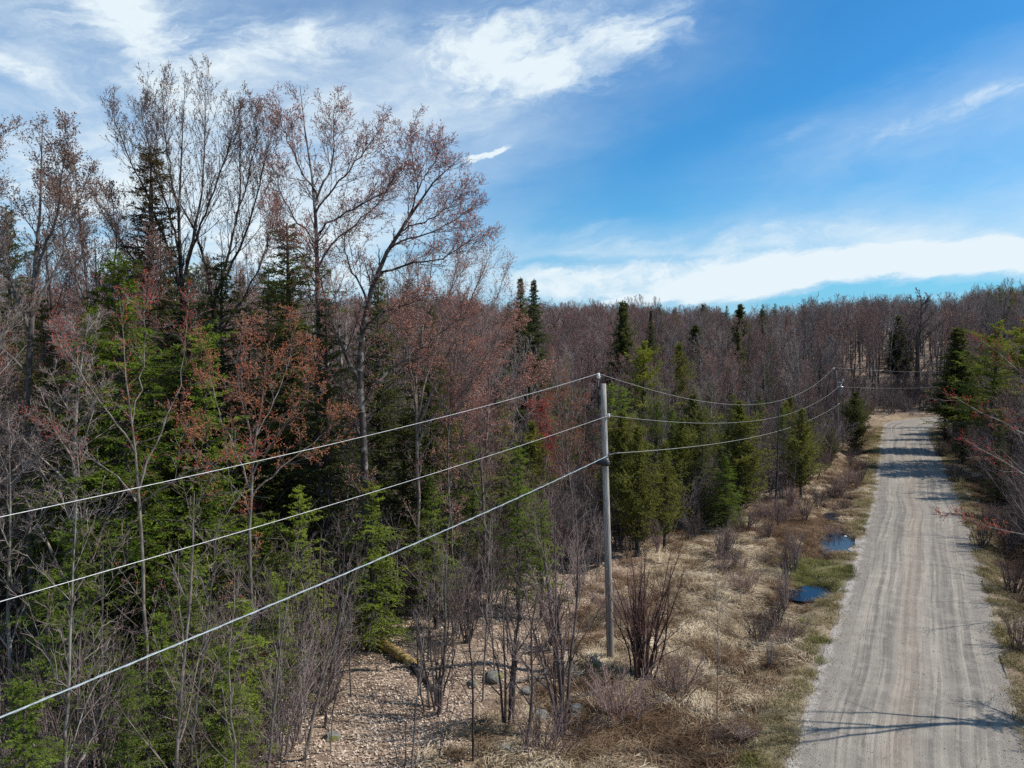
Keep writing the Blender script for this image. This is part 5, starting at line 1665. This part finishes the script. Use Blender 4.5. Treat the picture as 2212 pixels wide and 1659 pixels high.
def clumps():
    """shrubs and stem clumps of the meadow"""
    SG = 'bare shrubs of the ditch meadow'
    big = shrub(101, 4.9, 30, .34, 'stem_red', nb=5, rmin=.006, splay=.42, n2=2)
    x, y = gnd(1385, 1472); plant('shrub', big, x, y, 0, 1, 'biggest clump of upright reddish stems, just right of the near pole', 'shrub', SG)
    tri = shrub(102, 7.4, 6, .20, 'twig_dark', nb=8, rmin=.006, splay=.12, n2=3)
    x, y = gnd(1218, 1600); plant('shrub', tri, x, y, 2.2, 1, 'tight clump of tall dark stems at bottom centre', 'shrub', SG)
    tri2 = shrub(103, 5.6, 5, .16, 'twig_dark', nb=6, rmin=.006, splay=.25, n2=3)
    x, y = gnd(1098, 1585); plant('shrub', tri2, x, y, 1.2, 1, 'group of thin dark stems left of the tight bottom clump', 'shrub', SG)
    c3 = shrub(104, 4.4, 9, .28, 'twig_dark', nb=6, rmin=.006, splay=.5, n2=3)
    x, y = gnd(945, 1545); plant('shrub', c3, x, y, .4, 1, 'tangled stem clump growing where the dark log ends', 'shrub', SG)
    rows = [(0, 1697, 1238, 1.15, 'upright red brown shrub between the meadow and the nearer blue pool'),
            (1, 1640, 1375, 1.0, 'grey spreading shrub left of the nearer blue pool'), (1, 1672, 1330, .9, 'grey twiggy shrub behind the spreading one'),
            (2, 1665, 1425, .55, 'short leaning shrub with a single foot beside the verge'), (3, 1700, 1372, .9, 'low thorny shrub touching the verge'),
            (1, 1530, 1085, 1.0, 'arching shrub at the back of the meadow'), (1, 1495, 1165, 1.1, 'arching dark shrub before the single pale stem'),
            (1, 1560, 1215, 1.1, 'fan shaped shrub in the middle of the meadow'), (3, 1610, 1150, 1.5, 'low reddish thicket left of the farther pool'),
            (3, 1680, 1130, 1.5, 'low reddish thicket behind the upright shrub'), (0, 1738, 1125, 1.0, 'shrub standing left of the farther blue pool'),
            (1, 1770, 1090, 1.1, 'dark shrub behind the farther blue pool'), (1, 1800, 1070, 1.0, 'dark shrub at the ditch beyond the pools'),
            (3, 1830, 1040, 1.3, 'low brown shrub on the ditch bank'), (0, 1790, 1010, .9, 'upright shrub behind the ditch bank'),
            (1, 1850, 985, 1.1, 'shrub below the rounded cedar'), (3, 1866, 1010, 1.0, 'low shrub at the verge below the rounded cedar'),
            (0, 1420, 1200, .9, 'reddish shrub at the foot of the meadow edge trees'), (3, 1335, 1350, 1.3, 'low bramble behind the near pole foot'),
            (3, 1455, 1500, 1.3, 'bramble mat right of the biggest stem clump'), (3, 1340, 1565, 1.5, 'bramble mat below the biggest stem clump'),
            (3, 1545, 1580, .55, 'small dark tussock near the lower verge'), (3, 1608, 1590, .5, 'small dark tussock next to the lower verge tussock'),
            (3, 1170, 1650, 1.4, 'red brown bramble mat at the bottom edge'), (2, 1250, 1300, 1.1, 'thin stems left of the near pole'),
            (2, 1290, 1230, 1.1, 'thin stems behind the near pole'), (2, 1500, 1110, 1.0, 'thin stems before the dark hollow'),
            (0, 1010, 1400, 1.2, 'thin stemmed bush behind the largest rock'), (0, 1195, 1395, 1.2, 'thin stemmed bush under the bright hemlocks'),
            (1, 2120, 1180, 1.1, 'dark shrub on the right verge'), (1, 2190, 1270, 1.2, 'dense shrub at the right edge of the verge'),
            (3, 2150, 1120, 1.5, 'reddish low shrub on the right bank'), (1, 2205, 1400, 1.0, 'dark shrub at the right edge by the roadside'),
            (1, 2060, 1040, 1.2, 'shrub on the right bank in tree shade'), (0, 2180, 1180, 1.3, 'tall shrub at the right edge behind the verge'),
            (1, 2030, 985, 1.3, 'shrub on the right bank near the bend')]
    rg = np.random.default_rng(44)
    for q in range(44):
        v, u = rg.uniform(9, 62), rg.uniform(4.0, 9.5)
        if u > np.interp(v, EDGE_V, EDGE_U) - .3: continue
        c = np.array([np.interp(v + 40, CUM, LINE[:, 0]), np.interp(v + 40, CUM, LINE[:, 1])]) + RN * u
        if any(np.hypot(c[0] - a[0], c[1] - a[1]) < 2.2 for a in POOLS[:3]): continue
        k = int(rg.integers(0, 4))
        plant('shrub', PR['shrub'][k], c[0], c[1], rg.random() * 6.28, rg.uniform(.45, 1.0), 'low brown bush in the dead grass along the wet ditch', 'shrub', 'brown brush along the wet ditch')
    for k, px, py, s_, lab in rows:
        x, y = gnd(px, py)
        plant('shrub', PR['shrub'][k], x, y, random.uniform(0, 6.28), s_, lab, 'shrub', SG)


clumps()


# ------------------------------------------------------------------ the woods
def sky_limit(px, d):
    """lowest row (of 1659) that the crown tops may reach"""
    near = np.interp(px, [0, 150, 300, 650, 850, 960, 1040, 1100, 1180, 1400, 1700, 1900, 2212], [400, 430, 465, 480, 520, 575, 640, 710, 790, 850, 850, 880, 800])
    mid = np.interp(px, [0, 150, 300, 650, 850, 1000, 1100, 1200, 1500, 1800, 2000, 2212], [430, 460, 500, 520, 555, 610, 670, 710, 755, 790, 820, 780])
    far = np.interp(px, [0, 900, 1100, 1500, 1700, 1800, 1900, 2000, 2100, 2212], [590, 636, 650, 662, 664, 653, 643, 638, 626, 612])
    if d < 45: return near
    if d < 70: return near + (mid - near) * (d - 45) / 25
    if d < 125: return mid + (far - mid) * (d - 70) / 55
    return far


def woods():
    rng = np.random.default_rng(5)
    n_bare = 0
    cand = []
    for y in np.arange(14, 76, 2.0):
        for x in np.arange(-62, 64, 2.0):
            sp = 1.0
            xx, yy = x + rng.uniform(-1.1, 1.1), y + rng.uniform(-1.1, 1.1)
            if abs(xx) > yy * .76 + 2: continue
            d = yy
            if d > 30 and rng.random() < (.30 if xx < d * .45 else .1): continue
            if d > 42 and rng.random() < .35: continue
            if d > 58 and rng.random() < .2: continue
            cand.append((xx, yy))
    cand = np.array(cand)
    U, V = road_uv(cand[:, 0], cand[:, 1])
    edge = np.interp(V, EDGE_V, EDGE_U)
    left = U > np.where(V < 12, np.interp(V, LIT_V, LIT_U) + .3, edge + .6)
    right = U < -6.2
    keep = left | right
    cand, U, V, edge = cand[keep], U[keep], V[keep], edge[keep]
    order = np.argsort(np.hypot(cand[:, 0], cand[:, 1]))
    GB = {'L': 'bare trees of the left wood', 'M': 'bare trees of the middle wood', 'R': 'bare trees right of the road'}
    GS = {'L': 'thin saplings in the left wood', 'M': 'thin saplings in the middle wood', 'R': 'thin saplings right of the road'}
    desc = ['grey', 'pink budded', 'dark barked', 'red budded many stemmed', 'pale barked', 'rusty budded many stemmed', 'dark twiggy']
    for i in order:
        x, y = cand[i]; u, e_ = U[i], edge[i]
        if any((x - a) ** 2 + (y - b) ** 2 < r * r for a, b, r in TAKEN): continue
        px = x / y * 1534 + 1106
        zone = 'R' if u < 0 else ('L' if px < 1000 else 'M')
        place = {'L': 'in the left wood', 'M': 'in the middle wood behind the meadow', 'R': 'in the wood right of the road'}[zone]
        if u < 0 and V[i] < 38 and u > -11.5:
            if rng.random() < .5: continue
            k = int(rng.integers(0, 4)); h = PH['sap'][k] * rng.uniform(.5, .9)
            plant('sapling', PR['sap'][k], x, y, rng.random() * 6.28, h / PH['sap'][k], 'thin grey sapling on the bank right of the road', 'sapling', 'thin saplings on the right bank', z_ := hz(x, y))
            continue
        depth_in = (u - e_) if u > 0 else (-u - 7)
        lim = sky_limit(px, y) + rng.uniform(0, 100 if px < 1000 else 70)
        z = hz(x, y)
        hmax = at(px, lim, y)[2] - z
        r = rng.random()
        clear = u > 0 and u < e_ + .6
        if clear:
            if rng.random() < .35: continue
            k = int(rng.integers(0, 4)); h = PH['whip'][k] * rng.uniform(.6, 1.15)
            plant('sapling', PR['whip'][k], x, y, rng.random() * 6.28, h / PH['whip'][k], 'thin whip stem growing from the leaf litter before the wood', 'sapling', 'whip stems in the leaf litter', z)
            continue
        hedge = u > 0 and px > 1120 and (u - e_) < 6
        if r < (.27 if y < 45 else .14) or (hedge and r < .5):
            kind = rng.choice(['hemlock', 'fir_dark', 'cedar', 'hemlock'] if not hedge else ['hemlock', 'cedar', 'cedar', 'hemlock', 'hemlock', 'fir'])
            k = int(rng.integers(0, len(PH[kind])))
            h = min(hmax, PH[kind][k] * rng.uniform(.7, 1.1) * (.55 if kind == 'fir' else 1))
            s_ = h / PH[kind][k]
            nm = {'hemlock': 'hemlock_tree', 'fir_dark': 'fir_tree', 'fir': 'fir_tree', 'cedar': 'cedar_tree'}[kind]
            plant(nm, PR[kind][k], x, y, rng.random() * 6.28, s_, f"{nm.split('_')[0]} among bare trunks {place}", 'tree', f"{nm.split('_')[0]}s scattered {place}", z)
        elif r < .66 and y < 50:
            k = int(rng.integers(0, 4))
            h = min(hmax, rng.uniform(4, 10)); s_ = h / PH['sap'][k]
            plant('sapling', PR['sap'][k], x, y, rng.random() * 6.28, s_, f'thin sapling {place}', 'sapling', GS[zone], z)
        else:
            pool = 'bare' if y < 52 else 'far'
            k = int(rng.integers(0, len(PH[pool])))
            h = min(hmax, rng.uniform(11, 19.5) if u > 0 else rng.uniform(8, 13)); s_ = h / PH[pool][k]
            if h < 3: continue
            dd = desc[k] if pool == 'bare' else ['grey', 'pink budded', 'dark barked', 'red budded', 'pale barked'][k]
            w = rng.uniform(.85, 1.15)
            plant('bare_tree', PR[pool][k], x, y, rng.random() * 6.28, (s_ * w, s_ * w, s_), f"{dd} bare tree {place}", 'tree', f"{dd} {GB[zone]}", z)
            n_bare += 1
    print('woods', COUNT)
    # the far wood that reads as one mass
    P, rz, ss, idx = [], [], [], []
    protos = []
    for pr in PR['far']:
        # one joined mesh for each kind of far tree
        vs, fs4, fs3, m4, m3, mats, off = [], [], [], [], [], [], 0
        for mi, (pn, me, mm) in enumerate(pr):
            nv = len(me.vertices); co = np.empty(nv * 3, np.float32); me.vertices.foreach_get('co', co)
            lt = np.empty(len(me.polygons), np.int32); me.polygons.foreach_get('loop_total', lt)
            vi = np.empty(len(me.loops), np.int32); me.loops.foreach_get('vertex_index', vi)
            if lt[0] == 4: fs4.append(vi.reshape(-1, 4) + off); m4.append(np.full(len(lt), mi))
            else: fs3.append(vi.reshape(-1, 3) + off); m3.append(np.full(len(lt), mi))
            vs.append(co.reshape(-1, 3)); off += nv; mats += mm
        F = [np.concatenate(fs4)] + ([np.concatenate(fs3)] if fs3 else [])
        protos.append((mesh_new('far_tree', np.concatenate(vs), F, np.concatenate(m4 + m3)), mats))
    hts = PH['far']
    for yy in np.arange(72, 330, 3.7):
        for xx in np.arange(-260, 262, 3.7):
            x, y = xx + rng.uniform(-2, 2), yy + rng.uniform(-2, 2)
            if abs(x) > y * .76 + 4 or y < 75: continue
            u, v = road_uv(x, y)
            if (-6.5 < u[0] < np.interp(v[0], EDGE_V, EDGE_U) + .5) or (0 < u[0] < 8 and v[0] > 82) or (0 < u[0] < 38 and v[0] > 76 and x > 45 and rng.random() < .5): continue
            if any((x - a) ** 2 + (y - b) ** 2 < 4 for a, b, r in TAKEN): continue
            if y > 170 and rng.random() < .25: continue
            if y > 230 and rng.random() < .35: continue
            px = x / y * 1534 + 1106
            z = hz(x, y); hmax = at(px, sky_limit(px, y) + rng.uniform(-8, 12) + (vnoise([px], [0.], 75, 9)[0] - .35) * 24 - (14 if rng.random() < .05 else 0), y)[2] - z
            left_red = np.interp(px, [0, 1000, 1400, 1700], [.5, .75, .62, .22]) * (.5 + vnoise([x], [y], 30, 4)[0])
            k = int(rng.choice([1, 3]) if rng.random() < left_red else rng.choice([0, 2, 4]))
            h = float(np.clip(hmax, 6, 19)) * rng.uniform(.82, 1.0)
            P.append((x, y, z)); rz.append(rng.random() * 6.28); ss.append(h / hts[k]); idx.append(k)
    scatter('far_woods', protos, P, np.array(rz), ss, idx, 'distant bare grey and reddish woods covering the low hill')
    print('far', len(P))
    n_ev = 0
    for q in range(400):
        if n_ev >= 34: break
        d = rng.uniform(70, 190); px = rng.uniform(1080, 2200) if q % 6 else rng.uniform(250, 1080)
        x, y = basepx(px, d); u, v = road_uv(x, y)
        if -9 < u[0] < 8 or 1760 < px < 2040: continue
        if any((x - a) ** 2 + (y - b) ** 2 < 16 for a, b, r in TAKEN): continue
        kind, k = [('fir_dark', 0), ('fir_dark', 1), ('pine', 0), ('fir_w', 0), ('cedar', 1), ('pine', 1)][int(rng.integers(0, 6))]
        top = sky_limit(px, d) + (rng.uniform(0, 70) if d < 130 else rng.uniform(-9, 14))
        nm = {'fir_dark': 'fir_tree', 'pine': 'pine_tree', 'fir_w': 'hemlock_tree', 'cedar': 'cedar_tree'}[kind]
        lab = {'fir_tree': 'dark fir top showing among the far bare woods', 'pine_tree': 'olive pine top showing among the far bare woods', 'hemlock_tree': 'broad dull hemlock among the far bare woods', 'cedar_tree': 'small cedar among the far bare woods'}[nm]
        put(kind, k, px, d, top, nm, lab, 'tree', 'far ' + nm.split('_')[0] + 's among the bare woods', rng.uniform(.9, 1.3)); n_ev += 1
    # thicket between the trunks that nobody could count
    BR = [shrub(120 + k, hh, n, sp_, bk, nb=10, rmin=.0055, splay=.5) for k, (hh, n, sp_, bk) in enumerate([(3.2, 12, .7, 'twig'), (4.2, 10, .6, 'twig_dark'), (2.4, 14, .9, 'twig_red'), (3.6, 9, .9, 'twig'), (1.6, 16, 1.1, 'twig_dark')])]
    protos = []
    for pr in BR:
        vs, fs, off = [], [], 0
        for pn, me, mm in pr:
            nv = len(me.vertices); co = np.empty(nv * 3, np.float32); me.vertices.foreach_get('co', co)
            vi = np.empty(len(me.loops), np.int32); me.loops.foreach_get('vertex_index', vi)
            vs.append(co.reshape(-1, 3)); fs.append(vi.reshape(-1, 4) + off); off += nv
        protos.append((mesh_new('thicket', np.concatenate(vs), np.concatenate(fs)), pr[0][2]))
    P, rz, ss, idx = [], [], [], []
    n = 11000
    y = 14 + 120 * rng.random(n) ** 1.35; x = rng.uniform(-1, 1, n) * (y * .78 + 2)
    U, V = road_uv(x, y)
    le = np.where(V < 12, np.interp(V, LIT_V, LIT_U) + 4.5, np.interp(V, EDGE_V, EDGE_U) + .3)
    ok = ((U > le) | (U < -6.3)) & (rng.random(n) < np.interp(y, [14, 24, 36, 134], [.14, .34, .7, 1]))
    ok &= ~((V > 78) & (U > 0) & ((U < 4.5) | (U < 38) & (rng.random(n) < .45)))
    lg = gpt(860, 1430)
    ok &= ~((y < 30.5) & (np.abs(x - lg[0] * y / lg[1]) < 2.2))
    x, y = x[ok], y[ok]
    z = height(x, y)
    m = len(x)
    scatter('undergrowth', protos, np.stack([x, y, z], 1), rng.random(m) * 6.28, rng.uniform(.5, 1.5, m) * np.interp(y, [14, 60, 130], [.85, 1, 1.3]), rng.integers(0, 5, m), 'tangled bare grey and reddish thicket filling the space between the trunks')
    print('thicket', m)


woods()
